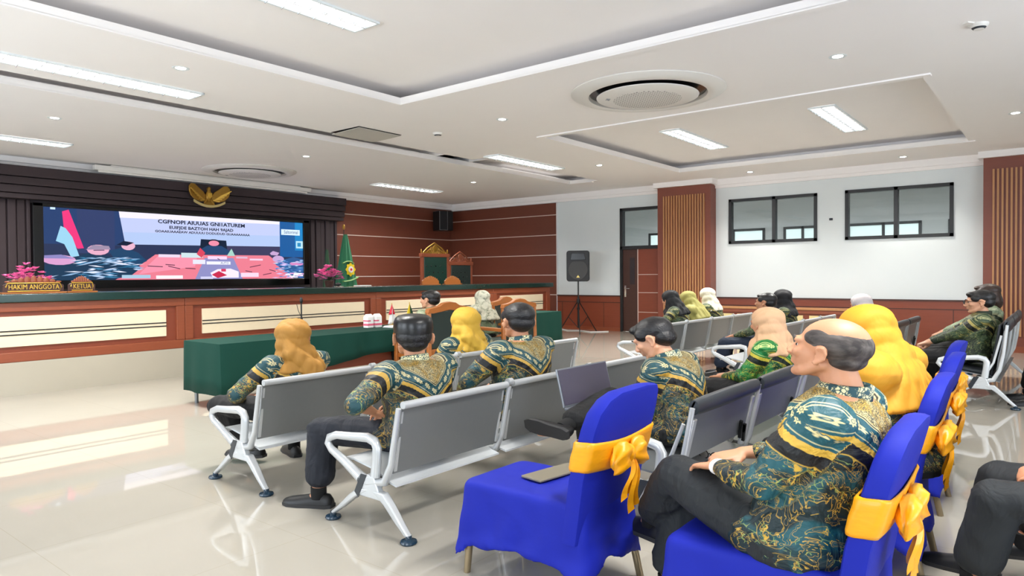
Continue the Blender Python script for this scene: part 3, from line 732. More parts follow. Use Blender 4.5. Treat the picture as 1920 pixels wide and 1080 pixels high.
def nameplate(x, y, L, txt, lb, rz=0, carved=True, H_=.13):
    t = thing('carved_nameplate', lb, 'nameplate', (x, y, 1.31), rz, 'carved nameplates on the bench')
    MB().box(-L/2, L/2, -.05, .05, 0, .02).build('base', 'orange_wood', t, smooth=0, bevel=.004)
    MB().prism([(-L/2+.02, .02), (L/2-.02, .02), (L/2-.02, .02+H_*.7), (L/2-.09, .02+H_), (-L/2+.09, .02+H_), (-L/2+.02, .02+H_*.7)], -.015, .015, lambda a, b, c: (a, c, b)).build('board', 'orange_wood' if not txt else 'door', t, smooth=0, bevel=.004)
    if carved:
        m = MB()
        for k in range(9):
            u = -1+2*k/8; h = .05*(1-abs(u)**1.5)+.012
            m.ell((u*(L/2-.08), 0, .02+H_+h*.4), (L/20, .012, h))
        m.build('carved_crest', 'wood2' if txt else 'orange_wood', t)
    if txt:
        fr = MB().tube([(-L/2+.08+.02*0, -.02, .035)]+[(p[0]*(L/2-.05), -.02, .02+H_/2+p[1]*(H_/2-.012)) for p in [(-.93, -1), (.93, -1), (1, 0), (.93, 1), (-.93, 1), (-1, 0)]], .008, closed=False)
        fr.build('gilt_frame', 'goldb', t)
        mb = text_mesh(txt, H_*.72, lambda a, b, c: (a*1.25, -.019-c, .02+H_/2+b), .006); w_ = max(v[0] for v in mb.v)-min(v[0] for v in mb.v)
        k = min((L-.16)/w_, 1.6); mb.v = [(v[0]*k, v[1], v[2]) for v in mb.v]; mb.build('gilt_letters', 'goldb', t, smooth=0)
nameplate(3.26, 10.72, .74, 'HAKIM ANGGOTA', 'carved gilt nameplate reading HAKIM ANGGOTA at the far left of the bench')
nameplate(3.84, 10.74, .38, 'KETUA', 'carved gilt nameplate reading KETUA just right of the longer one')
nameplate(10.92, 11.0, .56, '', 'left one of the two small orange wooden nameplate holders seen from behind', 0, True, .10)
nameplate(11.63, 11.0, .56, '', 'right one of the two small orange wooden nameplate holders seen from behind', 0, True, .10)
tag(MB().box(8.95, 9.25, 11.0, 11.2, 1.31, 1.33).build('tissue_pack', 'paper', bevel=.005), 'flat white packet lying on the dark green worktop right of the flag', 'tissue pack')

def judge_chair(x, y, H_, W_, lb, m_, gilt):
    t = thing('judge_chair', lb, 'chair', (x, y, ZP), -.12, 'high carved judge chairs')
    m = MB(); m.box(-W_/2, -W_/2+.07, -.04, .04, 0, H_).box(W_/2-.07, W_/2, -.04, .04, 0, H_).box(-W_/2-.02, W_/2+.02, -.05, .05, H_-.09, H_).box(-W_/2, W_/2, -.04, .04, .5, .58)
    m.build('back_frame', 'wood2', t, smooth=0, bevel=.008)
    b = MB().box(-W_/2+.07, W_/2-.07, -.045, .02, .58, H_-.09); o = b.build('backrest', m_, t, smooth=0, bevel=.02)
    bt = MB()
    for i in range(4):
        for j in range(5):
            bt.ell((-W_/2+.14+(W_-.28)*(i+.5*(j % 2))/4, -.05, .66+(H_-.82)*j/5), (.02, .008, .02), n=8, m=5)
    bt.build('button_rows', 'bezel', o)['kind'] = 'stuff'
    c = MB()
    for k in range(15):
        u = -1+2*k/14; h = (1-abs(u)**1.3)*.22+.02
        c.tube([(u*W_*.42, -.0, H_), (u*W_*.40, -.02, H_+h*.5), (u*W_*.30, 0, H_+h)], [.022, .016, .008], n=6)
    c.ell((0, -.02, H_+.13), (.09, .02, .08)); c.tube([(-W_*.42, 0, H_+.02), (-W_*.25, 0, H_+.15), (0, 0, H_+.27), (W_*.25, 0, H_+.15), (W_*.42, 0, H_+.02)], .016)
    for s in (-1, 1): c.ell((s*W_*.48, 0, H_+.05), (.02, .02, .06))
    c.build('carved_crest', gilt, t)
    MB().box(-W_/2+.02, W_/2-.02, -.55, .02, .42, .52).build('seat', m_, t, smooth=0, bevel=.03)
    for s in (-1, 1):
        MB().box(s*(W_/2-.03)-.03, s*(W_/2-.03)+.03, -.52, .0, .66, .70).box(s*(W_/2-.03)-.025, s*(W_/2-.03)+.025, -.5, -.45, 0, .66).build('arm', 'wood2', t, smooth=0, bevel=.01)
judge_chair(12.67, 12.6, 1.62, .88, 'tall judge chair with buttoned green leather back and gilt carved crest', mat('buttoned_green_leather', '12382F', .35), 'gold')
judge_chair(13.62, 12.6, 1.42, .82, 'lower judge chair with plain dark back and brown carved crest, right of the tall one', 'upholst', 'wood2')
# ================================================================== STEEL BENCHES
def bench(name, label, x0, yb, n, pitch=1.01, style='steel', h=.78, group=None, arms='both', legs_at=None):
    """yb: y of the top edge of the backrest; seats face +y"""
    t = thing(name, label, 'bench', (x0, yb, 0), 0, group)
    L = n*pitch; pw = pitch-.075
    k = h/.78
    back = [(.0, h), (.015, h-.03), (.045, .58*k), (.078, .44*k), (.095, .355)]
    seat = [(.065, .285), (.13, .30), (.24, .352), (.45, .385), (.53, .38), (.555, .35)]
    if style == 'padded': back[-2:] = [(.066, .50), (.078, .455)]; seat[:3] = [(-.01, .345), (.08, .35), (.24, .365)]
    frm = 'alu_l' if style == 'leather' else 'alu'
    pan = 'steel'
    for i in range(n):
        a, b = i*pitch+.01, i*pitch+.01+pw
        m = MB()
        R = []
        for (y, z) in back: R.append([(a, y+.006, z), (b, y+.006, z), (b, y-.006, z), (a, y-.006, z)])
        m.rings([[Vector(p) for p in r] for r in R])
        o = m.build('backrest', pan, t, smooth=60)
        if style == 'steel':
            MB().cyl((a-.005, -.004, h-.016), (b+.005, -.004, h-.016), .022, n=14).build('top_roll', 'alu', o)
            for xx in (a+.012, b-.012): MB().bar((xx, .03, h-.05), (xx, .095, .37), .022, .035, up=(0, 1, .1)).build('edge_rail', 'alu', o, bevel=.004)
        else:
            hh = .10 if style == 'padded' else .16
            R = []
            for u in [k_/16 for k_ in range(17)]:
                e = .82+.18*math.sin(PI*min(1, max(0, u*1.0)))**.35
                cs = []
                for q in range(14):
                    an = 2*PI*q/14; cs.append(Vector((a+(b-a)*u, .005+.038*e*math.cos(an), h-hh*.32+hh*.5*e*math.sin(an))))
                R.append(cs)
            MB().rings(R).build('head_pad', 'pad', o, smooth=80)
            if style == 'leather':
                MB().rings([[Vector((x_, y+.035+d, z)) for x_, d in ((a+.02, 0), (a+.02, .03), (b-.02, .03), (b-.02, 0))] for y, z in back[1:]]).build('back_cushion', 'pad', o, smooth=60, bevel=.015)
            else:
                for xx in (a+.03, b-.03): MB().bar((xx, .02, h-.1), (xx, .1, .37), .05, .03, up=(0, 1, .1)).build('edge_rail', 'alu', o, bevel=.006)
                for xx, dz in ((b-.2, .0), (b-.14, -.03)): MB().bar((xx, .030, .56+dz), (xx+.05, .060, .44+dz), .018, .02, up=(0, 1, .1)).build('vent_slot', 'bezel', o, smooth=0)
        m = MB(); R = [[(a, y, z-.005), (b, y, z-.005), (b, y, z+.006), (a, y, z+.006)] for y, z in seat]
        so = MB().rings([[Vector(p) for p in r] for r in R]).build('seat', 'alu_l' if style == 'steel' else 'steel', t, smooth=60)
        if style == 'leather': MB().rings([[Vector((x_, y, z+d)) for x_, d in ((a+.02, .006), (b-.02, .006), (b-.02, .05), (a+.02, .05))] for y, z in seat[1:5]]).build('seat_cushion', 'pad', so, smooth=60, bevel=.015)
    # beam
    MB().box(0, L-.06, .22, .30, .245, .31).build('beam', 'steel', t, smooth=0, bevel=.008)
    # side castings between and at both ends
    for i in range(n+1):
        x = i*pitch-.03 if i else -.025
        if i == n: x = L-.04
        c = MB()
        c.tube([(x, -.002, h-.03), (x, .03, .60), (x, .065, .42), (x, .12, .31), (x, .26, .28), (x, .45, .36), (x, .53, .37)], [.016, .017, .020, .026, .03, .02, .012], n=8, up=(1, 0, 0))
        if style != 'steel' : c.tube([(x, .05, .66*k), (x, .12, .5), (x, .22, .31)], .012, n=8, up=(1, 0, 0))
        c.build('side_casting', frm, t, smooth=60)
        MB().cyl((x-.022, -.004, h), (x+.022, -.004, h), .024, n=14).build('joint_cap', frm, t) if style == 'steel' and 0 < i < n else None
    # armrests
    ends = [(-.03)] + ([L-.035] if arms == 'both' else [])
    for x in ends:
        p = [(x, .20, .33), (x, .185, .43), (x, .18, .50), (x, .20, .535), (x, .26, .55), (x, .42, .535), (x, .56, .525), (x, .63, .50), (x, .645, .465), (x, .61, .43), (x, .48, .375), (x, .33, .30)]
        MB().tube(p, [.034, .033, .032, .031, .029, .026, .025, .025, .025, .026, .03, .034], n=12, flat=.8, up=(1, 0, 0)).build('armrest', frm, t, smooth=80)
    # legs
    for x in (legs_at or (-.03, L-.035)):
        l = MB()
        l.prism([(.13, .20), (.33, .20), (.27, .335), (.19, .335)], x-.022, x+.022, lambda a, b, c: (c, a, b))
        l.build('hub', frm, t, bevel=.008)
        MB().prism([(.325, .19), (.36, .22), (.30, .335), (.25, .335)], x-.026, x-.0225, lambda a, b, c: (c, a, b)).build('hub_cover', 'pad', t, smooth=0)
        for y0, y1 in ((.16, -.08), (.28, .60)):
            lg = MB().rings([[Vector((x+a*w_, y+b*d, z)) for a, b in ((-1, -1), (1, -1), (1.0, 1), (-1.0, 1))] for y, z, w_, d in ((y0, .25, .024, .05), (y0+(y1-y0)*.35, .185, .024, .034), (y0+(y1-y0)*.7, .10, .021, .026), (y1, .035, .018, .02))]).build('leg', frm, t, smooth=50, bevel=.008)
            MB().lathe([(.0, .0), (.045, .0), (.05, .008), (.046, .018), (.02, .024), (.018, .045), (0, .045)], (x, y1, 0), n=20).build('foot', 'footpad', lg)
    return t
GB = 'grey steel waiting benches'
bench('steel_bench', 'front-row steel bench on the left where the woman in the gold headscarf sits', 2.69, 4.37, 4, group=GB)
bench('steel_bench', 'second-row steel bench with the man in the black cap at its near end', 2.69, 2.95, 3, group=GB)
bench('steel_bench', 'third-row steel bench with black padded top rails, behind the laptop user', 3.58, 1.58, 3, 1.06, 'padded', .80, group=GB)
bench('steel_bench', 'far-right first-row steel bench under the slatted pillar, black headscarf woman at its left end', 8.86, 4.42, 4, .93, 'steel', .80, group=GB)
bench('steel_bench', 'far-right second-row steel bench where the man facing left sits before the cream barrier', 9.00, 3.05, 4, .93, 'steel', .80, group=GB)
bench('steel_bench', 'far-right third-row bench with black padded top behind the yellow headscarf', 9.2, 1.70, 3, .95, 'padded', .84, group=GB)
bench('steel_bench', 'white-framed bench with black leather cushions seen side-on at the right', 9.32, .48, 3, .95, 'leather', .95, group=GB)

# ================================================================== BLUE COVERED CHAIRS
def rrect(hx_, hy_, r, z, n=5, cx=0, cy=0, wob=0, ph=0):
    P = []
    for (sx, sy, a0) in ((1, -1, -90), (1, 1, 0), (-1, 1, 90), (-1, -1, 180)):
        for k in range(n+1):
            a = math.radians(a0+90*k/n); P.append(Vector((cx+sx*(hx_-r)+r*math.cos(a), cy+sy*(hy_-r)+r*math.sin(a), z)))
    # densify sides
    Q = []
    for i, p in enumerate(P):
        q = P[(i+1) % len(P)]; Q.append(p)
        d = (q-p).length
        if d > .12:
            for j in range(1, 8): Q.append(p.lerp(q, j/8))
    if wob:
        for i, p in enumerate(Q):
            a = math.atan2(p.y-cy, p.x-cx); f = 1+wob*(math.sin(9*a+ph)+.6*math.sin(17*a+2*ph+z*8))
            p.x = cx+(p.x-cx)*f; p.y = cy+(p.y-cy)*f
    return Q
def blue_chair(label):
    t = thing('covered_banquet_chair', label, 'chair', (0, 0, 0), 0, 'blue covered banquet chairs')
    # legs (half hidden by the cover)
    for sx in (-1, 1):
        MB().tube([(sx*.235, .70, 0), (sx*.225, .66, .42)], [.018, .02], n=10).build('leg', 'leg', t)
        MB().tube([(sx*.235, -.03, 0), (sx*.22, .06, .42)], [.018, .02], n=10).build('leg', 'leg', t)
    # skirt: boxy fabric around the seat, scalloped hem between the legs
    R = []
    for z, sp, wb in ((.475, -.050, 0), (.47, -.025, 0), (.45, -.012, .002), (.36, -.006, .004), (.24, .006, .007), (.12, .022, .010)):
        R.append(rrect(.265+sp, .375+sp, .05, z, cx=0, cy=.36, wob=wb, ph=.7))
    for p in R[-1]:
        ax = min(1, abs(p.x)/.29); ay = min(1, abs(p.y-.345)/.40); e = min(ax, ay)
        p.z = .19-.10*e**3 + .0
    me = remesh(MB().rings(R[::-1]), .013, 3, .5); P = getv(me); Nn = getn(me)
    ang = np.arctan2(P[:, 1]-.36, P[:, 0]); low = np.clip((.46-P[:, 2])/.3, 0, 1); top_ = np.clip((P[:, 2]-.44)/.03, 0, 1)
    pl = np.abs(np.sin(ang*4+np.sin(P[:, 2]*14)*1.2))**2+.6*np.abs(np.sin(ang*7+1+P[:, 2]*9))**2
    P += Nn*((pl-.6)*.012*low)[:, None]
    rad = np.sin(P[:, 1]*38+np.abs(P[:, 0])*30+np.sin(P[:, 0]*20))*np.exp(-np.clip(P[:, 1]-.05, 0, 9)*5)
    P[:, 2] += rad*.007*top_-.010*top_*np.exp(-((P[:, 0]/.14)**2+((P[:, 1]-.36)/.2)**2))
    P = wrinkle(P, Nn, .006, 5, np.clip(low+.3, 0, 1), .6)
    setv(me, P); link('seat_cover', me, 'blue', t, 180)
    # back: slab with broad chamfered top, leaning back, standing into the skirt
    prof = [(-.275, .30), (-.282, .60), (-.283, .72), (-.280, .83), (-.262, .90), (-.20, .955), (-.11, .980), (.0, .982), (.13, .985), (.235, .975), (.262, .945), (.280, .87), (.283, .72), (.282, .60), (.275, .30)]
    R = []
    def backpt(a, b, d):
        lean = .15*max(0, (b-.42))/.55
        return Vector((a, .06-lean+d, b))
    th = ((-.042, .94), (-.036, .985), (-.016, 1.0), (.016, 1.0), (.036, .985), (.042, .94))
    for d, s_ in th: R.append([backpt(a*s_, .30+(b-.30)*(1-(1-s_)*.5), d) for a, b in prof])
    MB().rings(R).build('back_cover', 'blue', t, smooth=50)
    # sash around the back
    R = []
    zz = [(.625, 0), (.64, .006), (.685, .010), (.725, .007), (.75, .010), (.76, 0)]
    for z, o in zz:
        ring = []
        for p in rrect(.287+o*.5, .047+o*.7, .03, z):
            q = backpt(p.x, p.z, p.y); 
            q.z += -.035*math.cos(p.x*6.0)*(1 if p.y < 0 else 0)*.6 + .012
            ring.append(q)
        R.append(ring)
    sash = MB().rings(R, cap=False).build('sash', 'sash', t, smooth=60, solid=.006)
    # bow behind
    kz, ky = .68, -.075
    b = MB(); b.ell((.0, ky-.02, kz), (.04, .035, .045), n=14)
    b.build('knot', 'sash', t)
    for s in (-1, 1):
        R = []
        for i in range(13):
            u = i/12; w_ = .014+.055*math.sin(PI*min(1, u*.85+.05))**.9
            cx = s*(.01+.135*u); cz = kz+.02*math.sin(PI*u)-.035*u; th_ = .010+.030*math.sin(PI*u)**.8
            R.append([Vector((cx+.012*math.sin(3*a+u*4), ky-.03+th_*math.cos(a)*(1+.2*math.sin(5*a+u*2))+.005*math.sin(9*(a if a < PI else 2*PI-a))*u*(1-u)*4, cz+w_*math.sin(a))) for a in [2*PI*k/20 for k in range(20)]])
        MB().rings(R).build('bow_loop', 'sash', t, smooth=80)
    for s, L_ in ((-.6, .17), (.5, .24)):
        R = []
        for i in range(12):
            u = i/11; cx = s*.06*u+.01*math.sin(u*7); w_ = .016+.030*u; cy = ky-.035-.012*math.sin(u*5)
            R.append([Vector((cx-w_, cy, kz-.02-L_*u-.02*u)), Vector((cx-w_*.3, cy-.016, kz-.02-L_*u)), Vector((cx+w_*.4, cy+.006, kz-.02-L_*u)), Vector((cx+w_, cy-.012, kz-.02-L_*u+.01*u)), Vector((cx+w_*.4, cy+.012, kz-.02-L_*u)), Vector((cx-w_*.3, cy-.006, kz-.02-L_*u))])
        MB().rings(R).build('sash_tail', 'sash', t, smooth=60)
    return t
bc = blue_chair('empty blue covered banquet chair with a golden bow, nearest the camera')
bc.location = (2.82, 1.66, 0)
GBC = 'blue covered banquet chairs'
for x, y, rz, lb in ((2.74, .51, .0, 'blue covered chair with a golden bow under the balding man'), (4.06, .56, .02, 'blue covered chair with a golden bow under the woman in the amber headscarf'),
                     (5.20, .62, .02, 'third blue covered chair in the rear row, golden bow hanging free'), (6.12, .70, .0, 'furthest blue covered chair in the rear row, just before the leather bench')):
    dup(bc, (x, y, 0), rz, lb)
for x, lb in ((3.95, 'blue covered chair behind the row under the nearest dark trousers at the right edge'), (4.85, 'blue covered chair outside the right edge under the second man'), (5.85, 'blue covered chair outside the right edge under the third man')):
    dup(bc, (x, -.72 if x < 4 else -1.0, 0), 0, lb)

# ================================================================== TABLES AND COURT CHAIRS
def cloth_table(x0, x1, y0, y1, label, hemL, hemR, modesty=True):
    t = thing('cloth_table', label, 'table', (x0, y0, 0), 0, 'green cloth tables'); L = x1-x0; D = y1-y0
    top = MB().box(.03, L-.03, .03, D-.03, .70, .735).build('tabletop', 'wood2', t, smooth=0)
    for x, y in ((.10, .10), (L-.10, .10), (.10, D-.10), (L-.10, D-.10)):
        MB().cyl((x, y, 0), (x, y, .70), .022).build('leg', 'steel', t)
    if modesty: MB().box(1.0, L-.15, .12, .15, .28, .70).build('modesty_panel', 'wood', t, smooth=0)
    R0 = []
    per = 2*(L+D); N = int(per/.05)
    def edge(s):
        if s < L: return (s, 0, 0, -1)
        s -= L
        if s < D: return (L, s, 1, 0)
        s -= D
        if s < L: return (L-s, D, 0, 1)
        s -= L
        return (0, D-s, -1, 0)
    rows = []
    for zf in (0, .12, .4, .7, 1.0):
        ring = []
        for k in range(N):
            s = per*k/N; x, y, nx, ny = edge(s); hem = hemL+(hemR-hemL)*min(1, x/2.2)
            am = (.004+.03*zf); w_ = math.sin(s*9+math.sin(s*2.3)*1.5)*.6+.4*math.sin(s*17+1)
            o = .006+am*(w_+.7)*.8*(zf > 0)
            ring.append(Vector((x+nx*o, y+ny*o, .752-(.752-hem)*zf-(.004 if zf else 0))))
        rows.append(ring)
    m = MB().rings(rows, cap=False); m.f.append(tuple(range(N)))
    return t, tag(m.build('tablecloth', 'green_cloth', smooth=60, solid=.004), '', 'tablecloth', 'green tablecloths')
t, c = cloth_table(4.04, 8.45, 7.42, 8.25, 'long table under green cloth behind the front bench row', .17, .45); c['label'] = 'long green cloth hanging over the front table at the left'; c.location = (4.04, 7.42, 0)
t, c = cloth_table(10.1, 11.95, 8.2, 9.35, 'shorter table under green cloth near the tripod speaker', .10, .10, False); c['label'] = 'green cloth on the further table, its corner hanging near the tripod speaker'; c.location = (10.1, 8.2, 0)

def court_chair(x, y, lb, rz=0, s=1.0):
    t = thing('court_chair', lb, 'chair', (x, y, 0), rz, 'orange wood chairs with green backs'); W_ = .40
    for sx in (-1, 1):
        MB().bar((sx*W_, -.02, 0), (sx*(W_-.01), -.0, 1.0), .06, .07).build('leg', 'orange_wood', t, bevel=.01)
        MB().box(sx*W_-.03, sx*W_+.03, .60, .66, 0, .66).build('leg', 'orange_wood', t, bevel=.01)
        MB().prism([(-.0, .64), (.72, .66), (.74, .69), (.70, .71), (0, .69)], sx*W_-.045, sx*W_+.045, lambda a, b, c: (c, a, b)).build('arm', 'orange_wood', t, bevel=.008)
    R = [(-W_-.03, 1.0), (-W_-.01, 1.06), (-W_+.10, 1.075), (-.2, 1.09), (-.12, 1.13), (0, 1.145), (.12, 1.13), (.2, 1.09), (W_-.10, 1.075), (W_+.01, 1.06), (W_+.03, 1.0), (W_-.08, .99), (.0, 1.03), (-W_+.08, .99)]
    MB().prism(R, -.035, .035, lambda a, b, c: (a, -c, b)).build('crest_rail', 'orange_wood', t, bevel=.008)
    MB().box(-W_+.03, W_-.03, -.02, .035, .50, 1.03).build('backrest', 'upholst', t, bevel=.02)
    MB().box(-W_, W_, -.03, .03, .42, .50).box(-W_, W_, -.02, .66, .36, .42).build('seat_rail', 'orange_wood', t, bevel=.008)
    MB().box(-W_+.03, W_-.03, .0, .64, .42, .49).build('seat', 'upholst', t, bevel=.02)
    return t
court_chair(7.05, 6.75, 'orange wood armchair with dark back under the man at the green table')
court_chair(8.62, 6.72, 'empty orange wood armchair with dark green back behind the thinning-haired man')
court_chair(9.30, 7.55, 'orange wood armchair under the woman in the patterned pale headscarf', .1)

# low barrier with pale panels along the right wall
t = thing('court_barrier', 'low reddish wooden barrier with pale yellow panels under the wall windows', 'barrier', (15.9, 2.95, 0), 0)
MB().box(.02, .08, 0, 3.52, 0, .66).build('body', 'wood', t, smooth=0)
MB().box(-.05, .14, -.02, 3.54, .70, .75).build('top_rail', 'slat', t, smooth=0, bevel=.006); MB().box(-.02, .10, 0, 3.52, .62, .70).build('under_rail', 'wood2', t, smooth=0, bevel=.006)
m = MB()
for y0, y1 in ((.12, .68), (.85, 1.4), (1.45+.08, 2.0), (2.12, 2.55), (2.68, 3.0), (3.08, 3.36)):
    MB().box(.0, .03, y0, y1, .22, .58).build('panel', 'yellow_p', t, smooth=0, bevel=.004)
tag(MB().box(XW-.02, XW, 3.95, 4.02, 2.66, 2.71).box(XW-.03, XW-.02, 3.96, 4.0, 2.675, 2.70).build('wall_sensor', 'pad', smooth=0, bevel=.003), 'tiny dark wall sensor between the two windows', 'sensor')
tag(MB().tube([(15.9, 10.9, .012), (15.6, 10.5, .012), (15.75, 10.2, .012), (15.5, 9.7, .012), (15.9, 9.4, .012)], .012).build('speaker_cable', 'whitec'), 'white cable lying on the floor around the tripod speaker', 'cable')

# ================================================================== SMALL THINGS
def milk(x, y, lb):
    t = thing('water_carton', lb, 'carton', (x, y, .757), 0, 'small white and pink cartons on the green table')
    MB().box(-.055, .055, -.05, .05, 0, .16).prism([(-.05, .16), (.05, .16), (.0, .20)], -.055, .055, lambda a, b, c: (c, a, b)).build('carton', 'paper', t, bevel=.004)
    MB().box(-.057, .057, -.052, .052, .03, .06).box(-.057, .0, -.052, .052, .09, .11).build('pink_band', mat('carton_pink', 'D9647F', .5) if 'carton_pink' not in bpy.data.materials else bpy.data.materials['carton_pink'], t, smooth=0)
milk(6.62, 7.95, 'left one of the two small pink and white cartons'); milk(6.76, 7.93, 'right one of the two small pink and white cartons')
def table_flag(x, y, lb, two, sw=1):
    t = thing('table_flag', lb, 'flag', (x, y, .757))
    MB().lathe([(.05, 0), (.05, .012), (.012, .02), (.008, .03)], n=20).build('base', 'goldb', t)
    MB().cyl((0, 0, 0), (0, 0, .34), .006).build('pole', 'goldb', t)
    def tri(w0, w1, z0, z1, m_, nm):
        R = []
        for i in range(9):
            u = i/8; z = z1+(z0-z1)*u
            R.append([Vector((w0*u+(w1-w0)*u*q/6, .02*math.sin(q*1.6+u*2)*u+d, z)) for d in (-.003,) for q in range(7)])
        m = MB()
        P = [p for r in R for p in r]; m.add(P, [(j*7+i, j*7+i+1, (j+1)*7+i+1, (j+1)*7+i) for j in range(8) for i in range(6)])
        return m.build(nm, m_, t, solid=.004)
    for z0, z1, w0, w1, m_ in two: tri(w0, w1, z0, z1, m_, 'cloth')
table_flag(7.10, 7.98, 'small red and white table flag on the green table', ((.02, .33, -.07, .09, 'whitec'), (.17, .335, -.055, .045, 'red')))
table_flag(7.50, 8.02, 'small yellow and green table flag behind the black cap', ((.02, .33, -.10, .0, 'yel'), (.02, .33, 0.0, .12, 'leafg')))
t = thing('microphone_stand', 'slim black gooseneck microphone standing on the green table', 'microphone', (5.55, 8.05, .757))
MB().lathe([(.07, 0), (.07, .02), (.02, .035), (0, .035)], n=20).build('base', 'black', t); MB().cyl((0, 0, .03), (0, 0, .40), .010).cyl((0, 0, .0), (0, 0, .20), .018).build('stem', 'black', t); MB().ell((0, 0, .43), (.022, .022, .045)).build('capsule', 'black', t)
MB().tube([(0, 0, .2), (-.05, 0, .3), (-.07, 0, .38)], .004).build('wire', 'black', t)
t = thing('web_camera', 'small black and silver web camera perched on the dark green worktop edge', 'camera', (8.13, 10.62, 1.31))
MB().ell((0, 0, .05), (.07, .04, .035)).build('body', 'black', t); MB().box(-.10, .10, -.03, .03, 0, .018).build('clip', 'chrome', t, bevel=.004)
for k, (x, y, a, b, c_, lb) in enumerate(((7.0, 7.72, .45, .2, 'paper', 'stack of white papers on the green table beside the cartons'), (7.15, 7.64, .3, .2, 'pad', 'black folder lying on the papers of the green table'), (7.36, 7.6, .22, .12, 'yel', 'yellow folder at the end of the green table'))):
    m = MB()
    for j in range(3): m.box(x-a/2+.01*j, x+a/2+.01*j, y-b/2, y+b/2, .757+.008*j+.03*(k == 1), .763+.008*j+.03*(k == 1), rz=.05*j)
    tag(m.build(['paper_stack', 'black_folder', 'yellow_folder'][k], c_, smooth=0), lb, ['papers', 'folder', 'folder'][k])
# laptop on the young man's lap
def laptop(x, y, z, rz, w_, d, lid, lb):
    t = thing('laptop', lb, 'laptop', (x, y, z), rz)
    MB().box(-w_/2, w_/2, -d/2, d/2, 0, .018).build('base', 'laptop', t, smooth=0, bevel=.005)
    kb = MB().box(-w_*.42, w_*.42, -d*.02, d*.38, .018, .020).build('keyboard', 'pad', t, smooth=0)
    MB().box(-w_*.15, w_*.15, -d*.42, -d*.12, .018, .0195).build('trackpad', 'steel', t, smooth=0)
    a = math.radians(lid); c, s = math.cos(a), math.sin(a)
    l = MB().box(-w_/2, w_/2, 0, .012, 0, .26); l.v = [(vx, d/2+vy*s+vz*c, .016+vz*s-vy*c) for vx, vy, vz in l.v]
    lo = l.build('lid', 'laptop', t, smooth=0, bevel=.004)
    q = MB().box(-w_/2+.012, w_/2-.012, -.003, -.0005, .014, .25); q.v = [(vx, d/2+vy*s+vz*c, .016+vz*s-vy*c) for vx, vy, vz in q.v]
    q.build('display', 'lapscreen', lo, smooth=0)
laptop(4.12, 2.42, .60, -.02, .62, .34, 76, 'open silver laptop with a dim screen on the young man\'s lap')
# papers on second-row bench seat
m = MB()
for j in range(4): m.box(3.85, 4.25, 3.12, 3.38, .398+.002*j, .3995+.002*j, rz=.1*j)
tag(m.build('paper_sheets', 'paper', smooth=0), 'white printed sheets on the second-row bench seat beyond the laptop', 'papers')
# eyeglasses on third row bench seat
t = thing('eyeglasses', 'black-rimmed eyeglasses folded open on the third-row bench seat', 'eyeglasses', (4.08, 1.70, .355), 1.2)
for s in (-1, 1):
    MB().tube([(s*.05+.04*math.cos(a), 0, .03+.026*math.sin(a)) for a in [2*PI*k/16 for k in range(16)]], .0035, n=6, closed=True, up=(0, 1, 0)).build('rim', 'black', t)
    MB().tube([(s*.09, 0, .035), (s*.09, .10, .035), (s*.085, .17, .015)], .004, n=6).build('temple', 'black', t)
MB().tube([(-.012, 0, .035), (0, 0, .042), (.012, 0, .035)], .0035, n=6).build('bridge', 'black', t)
tag(MB().box(3.16, 3.24, 1.70, 1.78, .0, .001).build('floor_scrap', 'paper', smooth=0), 'white scrap of paper on the floor between the blue chairs', 'paper') if 0 else None

tag(MB().box(-.17, .17, -.07, .07, 0, .012).xf(Matrix.Translation((2.93, 2.06, .474))@Matrix.Rotation(-.15, 4, 'Z')).build('folded_pouch', mat('taupe_cloth', '77705F', .6), bevel=.004), 'flat taupe pouch lying on the seat of the empty blue chair', 'pouch')
tag(MB().box(-.11, .11, -.15, .15, 0, .002).xf(Matrix.Translation((2.86, 1.42, .0))@Matrix.Rotation(.3, 4, 'Z')).build('floor_paper', 'paper', smooth=0), 'white sheet of paper on the floor behind the empty blue chair', 'paper')
# ================================================================== PEOPLE
SXY = 1.28        # the hall's plan scale
def skinmat(name, c):
    t = NT(name); tc = t.add('ShaderNodeTexCoord'); n = t.noise(14, tc.outputs['Object'], 4)
    col = hx(c); a = tuple(v*.86 for v in col); b = tuple(min(1, v*1.1) for v in col)
    t.l.new(t.mix(n.outputs[0], a, b), t.b.inputs['Base Color'])
    t.b.inputs['Roughness'].default_value = .5; t.b.inputs['Subsurface Weight'].default_value = .12
    t.b.inputs['Subsurface Radius'].default_value = (.02, .008, .004); t.b.inputs['Subsurface Scale'].default_value = .5
    n2 = t.noise(160, tc.outputs['Object'], 2); t.bump(n2.outputs[0], .12, .002)
    return t.m
M['skin_a'] = skinmat('skin_tan', 'C98F6C'); M['skin_b'] = skinmat('skin_light', 'D6A080'); M['skin_c'] = skinmat('skin_brown', 'B17C5C')
def hairmat(name, c, c2, rough=.45, sc_=60):
    t = NT(name); tc = t.add('ShaderNodeTexCoord'); mp = t.add('ShaderNodeMapping'); t.l.new(tc.outputs['Object'], mp.inputs[0]); mp.inputs['Scale'].default_value = (1, .25, .8)
    n = t.noise(sc_, mp.outputs[0], 5); t.l.new(t.mix(t.step(n.outputs[0], .55, .15), hx(c), hx(c2)), t.b.inputs['Base Color'])
    t.b.inputs['Roughness'].default_value = rough; t.bump(n.outputs[0], .6, .006); return t.m
M['hair'] = hairmat('black_hair', '0E0D0F', '1D1B1D', .38, 130); M['hair_grey'] = hairmat('greying_hair', '2C2523', '5E5651', .65, 45); M['hair_brown'] = hairmat('brown_hair', '33241E', '4A352B')
M['cap'] = mat('black_velvet_cap', '070709', .32, bump=.1, bscale=200)
